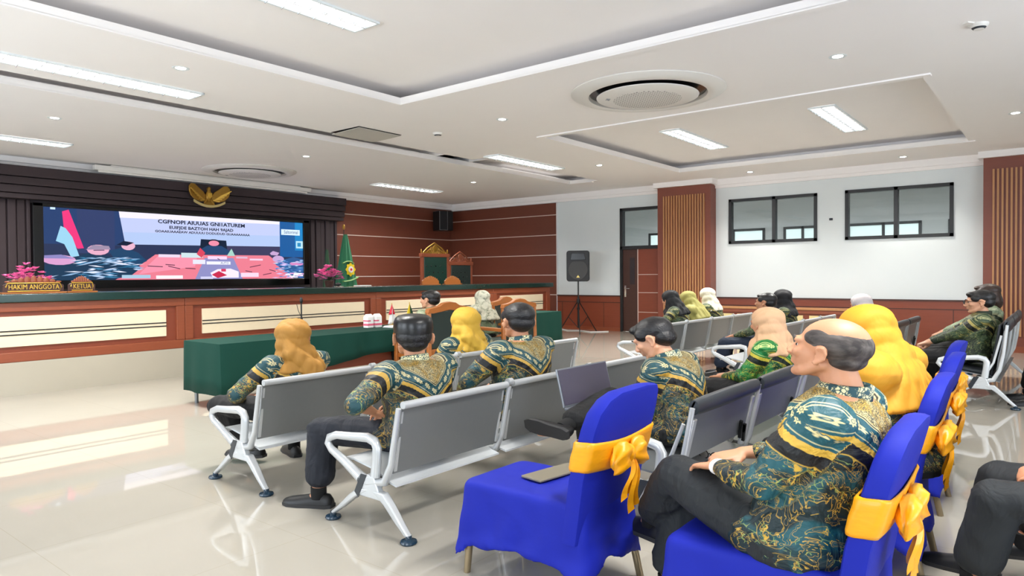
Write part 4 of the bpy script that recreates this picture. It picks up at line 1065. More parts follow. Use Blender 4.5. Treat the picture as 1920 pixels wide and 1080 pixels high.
def clothmat(name, c, rough=.8, bump=.6, sc_=9, sheen=0):
    t = NT(name); tc = t.add('ShaderNodeTexCoord'); mp = t.add('ShaderNodeMapping'); t.l.new(tc.outputs['Object'], mp.inputs[0]); mp.inputs['Scale'].default_value = (1, 1, .45)
    n = t.noise(sc_, mp.outputs[0], 3, 1.2); t.b.inputs['Base Color'].default_value = (*hx(c), 1); t.b.inputs['Roughness'].default_value = rough
    t.b.inputs['Sheen Weight'].default_value = sheen; t.bump(n.outputs[0], bump, .03); return t.m
M['tr_black'] = clothmat('black_trousers', '0B0B0D'); M['tr_navy'] = clothmat('navy_trousers', '171B25'); M['tr_grey'] = clothmat('charcoal_trousers', '1D2124'); M['tr_blue'] = clothmat('dark_blue_trousers', '1F2B3F')
M['shoe'] = mat('black_shoe', '0D0D0E', .45); M['sole'] = mat('dark_sole', '2B2B2C', .6); M['sock'] = mat('black_sock', '0A0A0B', .9)
for k, c in (('h_gold', 'A5752C'), ('h_yellow', 'C9A034'), ('h_amber', 'D2951E'), ('h_peach', 'D6AB84'), ('h_black', '15161A'), ('h_olive', 'A9A25A'), ('h_white', 'E8E2CE'), ('h_lilac', 'D8CFCF'), ('h_inner', '1A1A1A')):
    M[k] = clothmat('scarf_'+k[2:], c, .7, .5, 7, 0)
def patterned_scarf():
    t = NT('patterned_pale_scarf'); tc = t.add('ShaderNodeTexCoord'); vo = t.add('ShaderNodeTexVoronoi'); vo.feature = 'DISTANCE_TO_EDGE'; vo.inputs['Scale'].default_value = 9; t.l.new(tc.outputs['Object'], vo.inputs['Vector'])
    n = t.noise(12, tc.outputs['Object'])
    f = t.math('MULTIPLY', t.band(vo.outputs[0], .03, .09, .01), t.step(n.outputs[0], .45, .05))
    t.l.new(t.mix(f, hx('CFCDB9'), hx('7E8670')), t.b.inputs['Base Color']); t.b.inputs['Roughness'].default_value = .8; t.bump(n.outputs[0], .3, .03); return t.m
M['h_pattern'] = patterned_scarf()

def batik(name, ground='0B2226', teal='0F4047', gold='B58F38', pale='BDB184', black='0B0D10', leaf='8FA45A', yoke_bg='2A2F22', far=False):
    """printed shirt cloth: gold-scaled yoke, teal band of rosettes, gold braid, black band, figured ground"""
    t = NT(name); at_ = t.add('ShaderNodeAttribute', attribute_name='pat'); sp = t.add('ShaderNodeSeparateXYZ'); t.l.new(at_.outputs['Vector'], sp.inputs[0])
    w_, q, b = sp.outputs[0], sp.outputs[1], sp.outputs[2]
    v = at_.outputs['Vector']
    def vor(scale, feature='F1', vec=v):
        n = t.add('ShaderNodeTexVoronoi'); n.feature = feature; n.inputs['Scale'].default_value = scale; t.l.new(vec, n.inputs['Vector']); return n
    # figured ground: gold clouds, olive filigree, teal swirls
    n1 = t.noise(9, v, 3, 1.5); n2 = t.noise(26, v, 4, 2.5); n3 = t.noise(5, v, 2, .8)
    base = t.mix(t.step(n3.outputs[0], .57, .04), hx(ground), hx(teal))
    vl = vor(34, 'DISTANCE_TO_EDGE'); line = t.math('SUBTRACT', 1.0, t.step(vl.outputs[0], .028, .012))
    n4 = t.noise(7, v, 2, 4.0); wl = t.band(n4.outputs[0], .50, .512, .003); wl2 = t.band(n4.outputs[0], .60, .608, .003); wl3 = t.band(n4.outputs[0], .525, .533, .002)
    fil = t.math('MULTIPLY', t.math('MULTIPLY', line, t.step(n1.outputs[0], .57, .02)), .85)
    base = t.mix(fil, base, hx(leaf)); base = t.mix(t.math('MINIMUM', t.math('ADD', t.math('ADD', wl, wl2), wl3), 1.0), base, hx(gold) if not far else hx(leaf))
    cl = t.math('MULTIPLY', t.step(n2.outputs[0], .54, .02), t.step(n1.outputs[0], .64, .02)); base = t.mix(cl, base, hx(gold))
    # yoke
    vy = vor(150, 'DISTANCE_TO_EDGE'); vy2 = t.noise(22, v, 3)
    yk = t.mix(t.step(vy.outputs[0], .13, .10), hx(yoke_bg), t.mix(t.step(vy2.outputs[0], .5, .12), hx(pale), hx(gold)))
    # rosettes
    a = t.math('FRACT', t.math('DIVIDE', w_, .042)); a = t.math('SUBTRACT', a, .5); a = t.math('MULTIPLY', a, .042)
    bb = t.math('SUBTRACT', b, .186)
    rr_ = t.math('SQRT', t.math('ADD', t.math('MULTIPLY', a, a), t.math('MULTIPLY', bb, bb)))
    an = t.math('ARCTAN2', a, bb); pet = t.math('MULTIPLY', t.math('COSINE', t.math('MULTIPLY', an, 8.0)), .003)
    ros = t.math('SUBTRACT', 1.0, t.step(t.math('ADD', rr_, pet), .0145, .0015)); hole = t.band(rr_, .005, .0075, .001)
    ros = t.math('MULTIPLY', ros, t.math('SUBTRACT', 1.0, hole))
    tb = t.mix(ros, hx(teal), hx(pale)); 
    c = t.mix(t.step(b, .135), yk, hx(pale)); c = t.mix(t.step(b, .139), c, hx(black)); c = t.mix(t.step(b, .146), c, hx(pale)); c = t.mix(t.step(b, .150), c, tb)
    c = t.mix(t.step(b, .222), c, hx(pale)); c = t.mix(t.step(b, .225), c, hx(teal))
    br = t.math('ADD', b, t.math('MULTIPLY', t.math('SINE', t.math('MULTIPLY', w_, 500.0)), .0012))
    c = t.mix(t.step(br, .236, .001), c, hx(gold)); c = t.mix(t.step(br, .262, .001), c, hx(black)); c = t.mix(t.step(b, .305), c, hx(gold)); c = t.mix(t.step(b, .309), c, base)
    t.l.new(c, t.b.inputs['Base Color']); t.b.inputs['Roughness'].default_value = .55; tc = t.add('ShaderNodeTexCoord'); nb = t.noise(8, tc.outputs['Object'], 4, 1.5); t.bump(nb.outputs[0], .7, .04)
    return t.m
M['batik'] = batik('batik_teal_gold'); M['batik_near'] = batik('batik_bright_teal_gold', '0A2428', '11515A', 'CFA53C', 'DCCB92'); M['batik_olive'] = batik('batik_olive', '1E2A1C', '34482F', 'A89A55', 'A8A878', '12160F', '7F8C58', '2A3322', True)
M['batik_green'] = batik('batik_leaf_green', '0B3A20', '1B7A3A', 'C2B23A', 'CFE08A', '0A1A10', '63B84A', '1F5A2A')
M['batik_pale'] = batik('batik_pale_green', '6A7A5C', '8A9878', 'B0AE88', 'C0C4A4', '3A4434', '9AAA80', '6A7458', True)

def V(*a): return Vector(a)
def Rm(ax, deg): return Matrix.Rotation(math.radians(deg), 3, ax)
def ik(a, b, l1, l2, pole):
    """joint between a and b, bending toward pole"""
    d = b-a; L = d.length; mx = (l1+l2)*.995
    if L > mx: b = a+d*(mx/L); d = b-a; L = mx
    x = (l1*l1-l2*l2+L*L)/(2*L); h = math.sqrt(max(0, l1*l1-x*x)); dn = d/L
    p = pole-dn*pole.dot(dn); p.normalize()
    return a+dn*x+p*h, b
def limb(mb, pts, rad, n=14, squash=None):
    """tapered limb through pts with radii, rounded ends"""
    P = [Vector(p) for p in pts]
    Q, R = [], []
    for i in range(len(P)-1):
        for k in range(4):
            u = k/4; Q.append(P[i].lerp(P[i+1], u)); R.append(rad[i]*(1-u)+rad[i+1]*u)
    Q.append(P[-1]); R.append(rad[-1])
    mb.tube(Q, R, n=n, up=(.13, .21, .97) if abs((P[-1]-P[0]).normalized().z) < .9 else (1, .1, 0))
    mb.ell(P[0], (rad[0],)*3, n=12, m=8); mb.ell(P[-1], (rad[-1],)*3, n=12, m=8)
    for i in range(1, len(P)-1): mb.ell(P[i], (rad[i],)*3, n=12, m=8)
def hand(mb, wr, d, up, side, curl=35, s=1.0, spread=5, thumb=30):
    """palm + four fingers + thumb. d: direction of the hand, up: back of the hand, side: +1 thumb toward x"""
    d = d.normalized(); up = (up-d*up.dot(d)).normalized(); x = d.cross(up).normalized()*side
    F = Matrix((x, d, up)).transposed()
    T = lambda p: wr+F@(Vector(p)*s)
    palm = []
    for y, w_, h in ((-.01, .024, .018), (.02, .032, .017), (.055, .040, .015), (.085, .041, .012), (.095, .036, .009)):
        palm.append([T((w_*math.cos(a), y, h*math.sin(a)*(1.0))) for a in [2*PI*k/14 for k in range(14)]])
    mb.rings(palm)
    mb.ell(T((.026, .03, -.008)), (.018*s, .026*s, .014*s), F, 12, 8)
    for i, (fx, ln, r) in enumerate(((.030, .072, .0085), (.0105, .080, .0088), (-.0095, .074, .0084), (-.029, .058, .0075))):
        an = math.radians(spread*(1.2-i*.8)); p = Vector((fx, .088-abs(i-1)*.003, 0)); b = 0
        pts = [p.copy()]; c = curl*(1+.12*i)
        for j, (seg, cc) in enumerate(((.44, .7), (.31, 1.1), (.25, .8))):
            b += math.radians(c*cc); dv = Vector((math.sin(an)*math.cos(b), math.cos(an)*math.cos(b), -math.sin(b)))
            p = p+dv*ln*seg; pts.append(p.copy())
        limb(mb, [T(q) for q in pts], [r*s, r*.95*s, r*.88*s, r*.75*s], n=9)
    ta = math.radians(thumb)
    pts = [Vector((.024, .018, -.006)), Vector((.024+.030*math.sin(ta)+.006, .048, -.016)), Vector((.03+.042*math.sin(ta), .078, -.026)), Vector((.028+.036*math.sin(ta), .100, -.034))]
    limb(mb, [T(q) for q in pts], [.0125*s, .0112*s, .0100*s, .0080*s], n=9)

def person(label, x, y, rz=0, top=1.26, seat=.42, lean=8, side=0, twist=0, head=(0, 0), skin='skin_a', shirt='batik', trousers='tr_black', scarf=None, hair='hair', cap=False,
           hands=((-.12, .38, .60), (.12, .38, .60)), feet=((-.13, .46, 0), (.13, .46, 0)), knees=None, build=1.0, vox=.0085, seed=1, group=None, glasses=False, long_scarf=0, elbows=None, hcurl=35, scarf_back=.30, bald=False, hemz=0, hdir=None, cat='person', shoes=True, hair_long=False, neck_fwd=.0, parted=False, tail=0, hs_=1.12, short_left=False, watch=False):
    """seated figure. local frame: +y is where it faces, origin on the floor under the pelvis"""
    t = thing('person', label, cat, (x, y, 0), rz, group)
    pel = V(0, 0, seat+.085)
    RH = Rm('Z', head[0])@Rm('X', head[1]-lean*.25); sc_t = 1.0
    RT = Rm('Y', side)@Rm('X', -lean)           # torso frame
    RT2 = RT@Rm('Z', twist)
    for _ in range(12):      # settle the trunk length so the crown reaches its measured height
        RC = RT2@Rm('X', -lean*.35)
        tp = (pel+RT@V(0, -.005, .17*sc_t)+(RT@Rm('X', -lean*.25))@V(0, 0, .17*sc_t)+RC@V(0, neck_fwd*.3, .135*sc_t)+RC@V(0, .012+neck_fwd, .055)+RH@V(0, .02, .075*hs_)).z+.112*hs_+(.022 if cap or scarf else 0)
        sc_t *= 1+(top-tp)/.6
    sp1 = pel+RT@V(0, -.005, .17*sc_t); sp2 = sp1+(RT@Rm('X', -lean*.25))@V(0, 0, .17*sc_t)
    RC = RT2@Rm('X', -lean*.35); neck = sp2+RC@V(0, neck_fwd*.3, .135*sc_t)
    pass
    hc = neck+RC@V(0, .012+neck_fwd, .055)+RH@V(0, .02, .075*hs_)
    # shift so that the top of the head reaches the wanted height (lean costs height)
    B = build
    sh = [neck+RC@V(s*.165*B, -.005, -.068*sc_t) for s in (-1, 1)]
    hp = [pel+V(s*.085*B, .02, -.015) for s in (-1, 1)]
    ua, fa = .285, .245; th, sn = .43, .415
    hs, el = [], []
    for i, s in enumerate((-1, 1)):
        tgt = V(*hands[i]); pole = V(*elbows[i]) if elbows else V(s*.6, -.55, -.65)
        e, hnd = ik(sh[i], tgt, ua, fa, pole); el.append(e); hs.append(hnd)
    kn, an = [], []
    for i, s in enumerate((-1, 1)):
        ft = V(*feet[i])+V(0, 0, .085)
        if knees and knees[i] is not None:
            k = V(*knees[i]); k = hp[i]+(k-hp[i]).normalized()*th; a_ = k+(ft-k).normalized()*sn
        else: k, a_ = ik(hp[i], ft, th, sn, V(s*.15, .5, .85))
        kn.append(k); an.append(a_)
    # ---------------- body: one continuous surface
    mb = MB()
    def sect(c, R_, rx, ry, e=2.0, n=20): 
        return [c+R_@V(rx*math.copysign(abs(math.cos(a))**(2/e), math.cos(a)), ry*math.copysign(abs(math.sin(a))**(2/e), math.sin(a)), 0) for a in [2*PI*k/n for k in range(n)]]
    def trunk(m, g, hem=False):
        rows = [(pel+V(0, 0, -.075), RT, .155*B+g*.6, .125*B+g*.5), (pel+V(0, .0, -.01), RT, .172*B+g, .14*B+g), (pel.lerp(sp1, .55), RT, .152*B+g*1.2, .118*B+g*1.1), (sp1, RT2, .148*B+g*1.1, .112*B+g), (sp1.lerp(sp2, .5), RC, .158*B+g, .116*B+g),
                (sp2, RC, .170*B+g, .115*B+g), (sp2.lerp(neck, .45), RC, .168*B+g, .100*B+g), (sp2.lerp(neck, .72), RC, .135*B+g, .080*B+g*.8), (sp2.lerp(neck, .9), RC, .085*B+g*.8, .066*B+g*.6), (neck+RC@V(0, .0, .005), RC, .055+g*.5, .055+g*.5)]
        m.rings([sect(*r, e=2.3) for r in rows])
        for i in range(2): m.ell(sh[i]+RC@V((-1, 1)[i]*-.012, 0, -.0), (.062*B+g, .062*B+g, .060*B+g), RC, 14, 9)
    trunk(mb, 0)
    for i, s in enumerate((-1, 1)):
        limb(mb, [sh[i], sh[i].lerp(el[i], .5), el[i], el[i].lerp(hs[i], .35), hs[i]], [.052*B, .046*B, .038, .037, .025])
        limb(mb, [hp[i], hp[i].lerp(kn[i], .5), kn[i], kn[i].lerp(an[i], .35), an[i]], [.082*B, .072*B, .052, .052, .034])
        f = V(*(an[i])); fd = (V(kn[i].x, kn[i].y, 0)-V(hp[i].x, hp[i].y, 0)).normalized()
        limb(mb, [f, f+fd*.05+V(0, 0, -.045), f+fd*.13+V(0, 0, -.060)], [.030, .026, .018])
    # neck and head
    limb(mb, [neck+V(0, 0, -.03), neck.lerp(hc, .5)+V(0, 0, -.01), hc+RH@V(0, -.02, -.03)], [.056, .053, .054])
    HT = lambda p: hc+RH@(Vector(p)*hs_); HS = lambda r: tuple(q*hs_ for q in r)
    mb.ell(HT((0, -.014, .022)), HS((.074, .092, .083)), RH, 24, 16)
    mb.ell(HT((0, .024, -.028)), HS((.062, .064, .082)), RH, 24, 16)
    for s in (-1, 1):
        limb(mb, [HT((s*.050, -.008, -.055)), HT((s*.040, .035, -.088)), HT((s*.012, .066, -.102))], [.020, .020, .019], n=10)
        mb.ell(HT((s*.040, .060, -.024)), HS((.024, .022, .022)), RH, 12, 8)
        mb.ell(HT((s*.013, .098, -.040)), HS((.010, .010, .009)), RH, 10, 6)
        # ear: plate with a raised rim
        E_ = lambda p: HT((s*(.073+p[0]), -.012+p[1], -.018+p[2]))
        mb.ell(E_((.004, 0, 0)), HS((.007, .016, .028)), RH, 12, 8)
        limb(mb, [E_((.006, .012, -.026)), E_((.010, .006, -.030)), E_((.013, -.014, -.010)), E_((.014, -.018, .012)), E_((.012, -.008, .028)), E_((.008, .008, .026)), E_((.005, .015, .012))], [.0065, .006, .0055, .0055, .0055, .005, .0045], n=8)
        limb(mb, [HT((s*.046, .070, .014)), HT((s*.020, .084, .016)), HT((0, .086, .012))], [.012, .012, .011], n=8)
    limb(mb, [HT((0, .084, .010)), HT((0, .094, -.012)), HT((0, .106, -.034))], [.007, .0085, .0105], n=10)
    limb(mb, [HT((0, .104, -.042)), HT((0, .092, -.052))], [.006, .006], n=8)
    mb.ell(HT((0, .070, -.104)), HS((.022, .018, .018)), RH, 12, 8)
    for z, r, w_ in ((-.062, .0072, .020), (-.074, .0078, .017)): limb(mb, [HT((-w_, .080, z-.001)), HT((0, .090, z)), HT((w_, .080, z-.001))], [r*.6, r, r*.6], n=8)
    for i, s in enumerate((-1, 1)):
        d = (hs[i]-el[i]).normalized()
        if hdir: d = (d+V(*hdir[i])).normalized()
        hand(mb, hs[i], d, V(-s*.1, 0, 1), -s, hcurl, 1.0, 6)
    me = remesh(mb, vox, 2, .45)
    P = getv(me); N = getn(me)
    hcn = np.array(hc); RHn = np.array(RH)
    L = (P-hcn)@RHn/hs_          # head-local
    for s in (-1, 1):
        for c_, r_, d_ in (((s*.031, .088, -.004), .015, .010), ((s*.006, .11, -.047), .005, .003)):
            g = np.exp(-np.sum((L-np.array(c_))**2, 1)/(2*r_*r_)); P -= (N*(g*d_)[:, None])
        g = np.exp(-np.sum(((L-np.array((s*.078, -.010, -.016)))/np.array((.02, .008, .012)))**2, 1)/2); P -= np.array(RH@V(s, 0, 0))*(g*.006)[:, None]
    P[:, :2] *= SXY; setv(me, P)
    link('body', me, M[skin], t, 180)
    def finish(m, name, mt, parent, voxel, amp, sm=3, pat=False, mask=None, freq=1.0):
        me = remesh(m, voxel, sm, .5); P = getv(me)
        Q = P.copy()
        if pat:
            at_ = me.attributes.new('pat', 'FLOAT_VECTOR', 'POINT')
            C0 = np.array(neck); Rn = np.array(RC); Lq = (P-C0)@Rn
            X = Lq[:, 0].copy(); Yq = Lq[:, 1].copy(); Z = -Lq[:, 2].copy()
            # along sleeves: rest pose mapping
            for i, s in enumerate((-1, 1)):
                a, e_, h_ = (np.array(v_) for v_ in (sh[i], el[i], hs[i]))
                def seg(p0, p1, base):
                    dd = p1-p0; Ls = np.linalg.norm(dd); dd = dd/Ls; tt = np.clip((P-p0)@dd, 0, Ls); c_ = p0+tt[:, None]*dd; r_ = P-c_
                    return np.linalg.norm(r_, axis=1), base+tt, r_, dd
                d1, t1, r1, dd1 = seg(a, e_, 0); d2, t2, r2, dd2 = seg(e_, h_, np.linalg.norm(e_-a))
                use1 = d1 <= d2; dm = np.where(use1, d1, d2); tt = np.where(use1, t1, t2); rr2 = np.where(use1[:, None], r1, r2)
                arm = (dm < .085*B) & (tt > .015) & (np.abs((P-C0)@Rn[:, 0]) > .135*B) & (s*Lq[:, 0] > .04)
                fwd = Rn[:, 1]; 
                rx = np.einsum('ij,j->i', rr2, Rn[:, 0])*s; ry = rr2@fwd
                X = np.where(arm, s*(.175+rx), X); Yq = np.where(arm, ry, Yq); Z = np.where(arm, .03+tt*.97, Z)
            ax = np.abs(X)
            # chevrons: dips at the spine and on the outer sleeve, peaks on the shoulder blades
            Z = np.maximum(Z, np.clip((ax-.06)/.06, 0, 1)*.03)
            tri = np.minimum(ax, .12)*.95+np.clip(ax-.12, 0, .06)*.7-np.where(arm, np.clip(Z-.05, 0, .06)/.06*np.clip(ax-.15, 0, 1)*1.1, 0)
            front = Lq[:, 1] > .03
            b_ = Z-.015+tri 
            b_ = np.where(front & (ax < .14), Z+.02+.6*ax, b_)
            Wc = X+.3*Yq+.031
            Wc = np.where(arm, .066*np.arctan2(Yq, np.abs(X)-.175+1e-6)+.4, Wc)
            arr = np.stack([Wc, Yq, b_], 1).astype(np.float32)
            at_.data.foreach_set('vector', arr.ravel())
        if amp:
            Nn = getn(me); Q = wrinkle(P, Nn, amp, seed*7+len(name), None, freq)
        Q[:, :2] *= SXY; setv(me, Q)
        return link(name, me, mt, parent, 180)
    # ---------------- shirt
    m = MB(); trunk(m, .020)
    for i, s in enumerate((-1, 1)):
        wst = hs[i].lerp(el[i], .24) if not (short_left and i == 0) else el[i].lerp(hs[i], .18)
        limb(m, [sh[i], sh[i].lerp(el[i], .5), el[i]+(el[i]-(sh[i]+hs[i])/2).normalized()*.004, el[i].lerp(wst, .5), wst], [.070*B, .066*B, .060, .054, .043])
        lap = hp[i].lerp(kn[i], .17); m.ell(lap, (.108*B, .12, .106), None, 16, 10)
    m.ell(pel+V(0, .0, -.03), (.19*B, .14*B, .09), None, 20, 10)
    so = finish(m, 'shirt' if not scarf else 'tunic', M[shirt], t, vox*1.05, .015, 4, True)
    if not scarf:
        c = MB(); R_ = []
        for r_, z in ((.080, -.040), (.074, -.012), (.069, .022), (.061, .026), (.060, .0), (.062, -.040)):
            R_.append([neck+RC@V(r_*math.cos(a), r_*1.02*math.sin(a)+.004, z+.012*(-math.sin(a))) for a in [2*PI*k/28 for k in range(28)]])
        c.rings(R_, cap=False, closed=True); c.v = [(p[0]*SXY, p[1]*SXY, p[2]) for p in c.v]
        co = c.build('collar', M['collar_'+shirt] if 'collar_'+shirt in M else M[shirt], so, smooth=180)
    # ---------------- trousers or skirt
    m = MB()
    m.rings([sect(*r, e=2.2) for r in ((pel+V(0, 0, -.085), RT, .165*B, .145*B), (pel+V(0, 0, -.02), RT, .178*B, .15*B), (pel+V(0, 0, .06), RT, .155*B, .125*B))])
    for i, s in enumerate((-1, 1)):
        cuff = an[i]+(kn[i]-an[i]).normalized()*.11
        limb(m, [hp[i], hp[i].lerp(kn[i], .5), kn[i], kn[i].lerp(cuff, .4), cuff], [.100*B, .096*B, .086, .084, .082])
    finish(m, 'trousers', M[trousers], t, vox*1.1, .013, 4, freq=.8)
    # ---------------- shoes
    for i, s in enumerate((-1, 1)):
        fd = V(kn[i].x-hp[i].x, kn[i].y-hp[i].y, 0).normalized(); up = (kn[i]-an[i]).normalized()
        if up.z < .75 : fd = (fd-up*fd.dot(up)).normalized()
        else: up = V(0, 0, 1)
        sd = fd.cross(up).normalized(); o_ = an[i]-up*.085
        Sx = lambda a, b, c_: o_+sd*a+fd*b+up*c_
        m = MB(); R_ = []
        for b, w_, h in ((-.078, .022, .060), (-.06, .036, .088), (-.02, .042, .094), (.04, .045, .082), (.10, .050, .066), (.15, .048, .056), (.185, .036, .044), (.20, .014, .030)):
            R_.append([Sx(w_*math.cos(a)*(1 if math.sin(a) < 0 else .92), b, max(.014, .014+(h-.014)*math.sin(a))) for a in [2*PI*k/18 for k in range(18)]])
        m.rings(R_)
        k_ = MB().tube([an[i]-up*.03, an[i]+up*.045], .040, n=14); k_.v = [(p[0]*SXY, p[1]*SXY, p[2]) for p in k_.v]; k_.build('sock', 'sock', t, smooth=70)
        m.v = [(p[0]*SXY, p[1]*SXY, p[2]) for p in m.v]; sh_o = m.build('shoe', 'shoe', t, smooth=70)
        m = MB().rings([[Sx(w_*k1, b, z) for k1 in (-1, 1)]+[Sx(w_*k1, b, z2) for k1 in (1, -1)] for b, w_, z, z2 in ((-.08, .026, 0, .022), (-.05, .040, 0, .022), (.03, .042, 0, .018), (.10, .050, 0, .018), (.16, .046, 0, .018), (.195, .026, .004, .02))])
        m.v = [(p[0]*SXY, p[1]*SXY, p[2]) for p in m.v]; m.build('sole', 'sole', sh_o, smooth=50)
    # ---------------- hair, cap or headscarf
    if not scarf:
        m = MB()
        if bald:
            m.ell(HT((0, -.024, .020)), HS((.0785, .0900, .070)), RH@Rm('X', 8), 28, 16)
            m.ell(HT((0, -.050, -.028)), HS((.060, .054, .040)), RH, 20, 12)
            for s in (-1, 1): m.ell(HT((s*.049, .004, .034)), HS((.028, .050, .034)), RH, 14, 8)
        elif cap:
            m.ell(HT((0, -.026, .004)), HS((.0785, .086, .075)), RH, 24, 14); m.ell(HT((0, -.050, -.03)), HS((.060, .056, .052)), RH, 20, 12)
        else:
            m.ell(HT((0, -.024, .038)), HS((.080, .098, .081)), RH, 28, 16)
            m.ell(HT((0, -.050, -.012)), HS((.070, .064, .066)), RH, 24, 14)
            for s in (-1, 1): m.ell(HT((s*.052, .020, .030)), HS((.030, .040, .040)), RH, 14, 8)
            m.ell(HT((.01 if parted else 0, .045, .075)), HS((.055, .040, .028)), RH, 16, 10)
        if hair_long: m.ell(HT((0, -.07, -.08)), HS((.075, .05, .10)), RH, 20, 12)
        finish(m, 'hair', M[hair], t, vox*.9, .003 if not bald else .0, 3, freq=2.5)
        if cap:
            c = MB(); R_ = []
            for z, f in ((.020, .99), (.050, 1.0), (.078, .97), (.098, .90), (.110, .76), (.117, .5), (.119, .2)):
                R_.append([HT((.084*f*math.cos(a), -.012+.106*f*math.sin(a), z+.012*math.sin(a)*0+(.012*(math.sin(2*a)**2 > 2)))) for a in [2*PI*k/36 for k in range(36)]])
            c.rings(R_); c.v = [(p[0]*SXY, p[1]*SXY, p[2]) for p in c.v]; c.build('cap', 'cap', t, smooth=50)
    else:
        m = MB()
        m.ell(HT((0, -.026, .026)), HS((.094, .108, .098)), RH, 28, 16)
        m.ell(HT((0, -.045, -.05)), HS((.088, .086, .10)), RH, 24, 14)
        dz = long_scarf
        c0 = HT((0, -.035, -.06)); rows = [(c0, .088*hs_, .092*hs_), (neck+RC@V(0, -.012, .05), .094*hs_, .096*hs_), (neck+RC@V(0, -.012, .0), .112*hs_, .104*hs_), (neck+RC@V(0, -.01, -.035), .145*B, .115), (sp2.lerp(neck, .5)+RC@V(0, -.005, 0), .175*B, .135), (sp2.lerp(neck, .10)+RC@V(0, -.005, -.02), .19*B, .145)]
        if dz: rows += [(sp1.lerp(sp2, .5)+RC@V(0, -.0, 0), .225*B, .17), (sp1.lerp(sp2, .5-dz)+RC@V(0, -.0, 0), .235*B, .17)]
        m.rings([sect(c_, RC, rx, ry) for c_, rx, ry in rows])
        if dz:
            for i in range(2): limb(m, [sh[i]+V(0, 0, .01), sh[i].lerp(el[i], .62)], [.098*B, .094*B])
        # loose ends in front / back tail
        m.ell(sp2+RC@V(0, .10, .02), (.11*B, .05, .12), RC, 18, 10)
        if tail: limb(m, [HT((0, -.10, -.03)), HT((.01, -.13, -.10)), neck+RC@V(.02, -.13, -.10), neck+RC@V(.03, -.15, -.10-tail)], [.045, .055, .065, .05])
        me = remesh(m, vox, 9, .5); P = getv(me); Nn = getn(me)
        Lh = (P-np.array(neck))@np.array(RC); ang = np.arctan2(Lh[:, 0], Lh[:, 1]); depth = np.clip((.10-Lh[:, 2])/.25, 0, 1)
        r_ = np.random.RandomState(seed); f = np.zeros(len(P))
        for k in range(5):
            kk = r_.uniform(3, 9); f += np.abs(np.sin(kk*ang+r_.uniform(-9, 9)*Lh[:, 2]*2+r_.uniform(0, 6)))**1.5*r_.uniform(.4, 1)
        Lc = (P-np.array(hc))@np.array(RH)/hs_; f2 = np.abs(np.sin(22*Lc[:, 1]+30*Lc[:, 2]+np.sin(Lc[:, 0]*25)*1.5))
        P = P+Nn*((f-1.2)*.011*depth+(f2-.5)*.006*(1-depth))[:, None]
        # open the scarf at the face: press it back behind the face
        face = (Lc[:, 1] > .035) & (np.abs(Lc[:, 0]) < .075) & (Lc[:, 2] > -.105) & (Lc[:, 2] < .065)
        P[face] -= np.array(RH@V(0, 1, 0))*(np.clip(Lc[face][:, 1]-.035, 0, 1)*.9)[:, None]
        P = wrinkle(P, Nn, .004, seed+50, depth, .8)
        P[:, :2] *= SXY; setv(me, P); link('headscarf', me, M[scarf], t, 180)
    if watch:
        c_ = hs[0].lerp(el[0], .07); d = (el[0]-hs[0]).normalized()
        w_ = MB().tube([c_-d*.009, c_+d*.009], .0315, n=24); w_.v = [(p[0]*SXY, p[1]*SXY, p[2]) for p in w_.v]; wo = w_.build('wristwatch', 'whitec', t, smooth=60)
    # ---------------- eyes and brows
    for s in (-1, 1):
        e = MB().ell(HT((s*.031, .0635, -.004)), HS((.0115,)*3), RH, 14, 10); e.v = [(p[0]*SXY, p[1]*SXY, p[2]) for p in e.v]; eo = e.build('eye', M['eye'], t, smooth=180)
        e = MB().ell(HT((s*.031, .0745, -.005)), HS((.0055, .0045, .0055)), RH, 10, 6); e.v = [(p[0]*SXY, p[1]*SXY, p[2]) for p in e.v]; e.build('iris', M['iris'], eo, smooth=180)
        e = MB().tube([HT((s*.050, .070, .016)), HT((s*.034, .087, .024)), HT((s*.014, .093, .018))], [.002, .0042, .003], n=6); e.v = [(p[0]*SXY, p[1]*SXY, p[2]) for p in e.v]; e.build('eyebrow', M[hair], t, smooth=180)
    if glasses:
        g = MB()
        for s in (-1, 1):
            g.tube([HT((s*.034+.024*math.cos(a), .104, -.004+.018*math.sin(a))) for a in [2*PI*k/14 for k in range(14)]], .0026, n=6, closed=True)
            g.tube([HT((s*.058, .102, .002)), HT((s*.078, .05, .004)), HT((s*.080, -.01, .002))], .0028, n=6)
        g.tube([HT((-.010, .106, 0)), HT((.010, .106, 0))], .0026, n=6)
        g.v = [(p[0]*SXY, p[1]*SXY, p[2]) for p in g.v]; g.build('spectacles', 'black', t)
    return t
M['eye'] = mat('eye_white', 'E8E4DE', .2); M['iris'] = mat('dark_iris', '1A100C', .15)
def collarmat():
    t = NT('collar_teal_pale'); tc = t.add('ShaderNodeTexCoord'); vo = t.add('ShaderNodeTexVoronoi'); vo.feature = 'DISTANCE_TO_EDGE'; vo.inputs['Scale'].default_value = 70; t.l.new(tc.outputs['Object'], vo.inputs['Vector'])
    n = t.noise(22, tc.outputs['Object']); f = t.math('MULTIPLY', t.step(vo.outputs[0], .10, .05), t.step(n.outputs[0], .48, .03))
    t.l.new(t.mix(f, hx('17414A'), hx('D6CFA0')), t.b.inputs['Base Color']); t.b.inputs['Roughness'].default_value = .6; return t.m
M['collar_batik'] = collarmat(); M['collar_batik_near'] = M['collar_batik']; M['collar_batik_olive'] = M['batik_dark'] = mat('collar_olive', '2C3626', .7); M['collar_batik_pale'] = mat('collar_pale', '7A8868', .7)

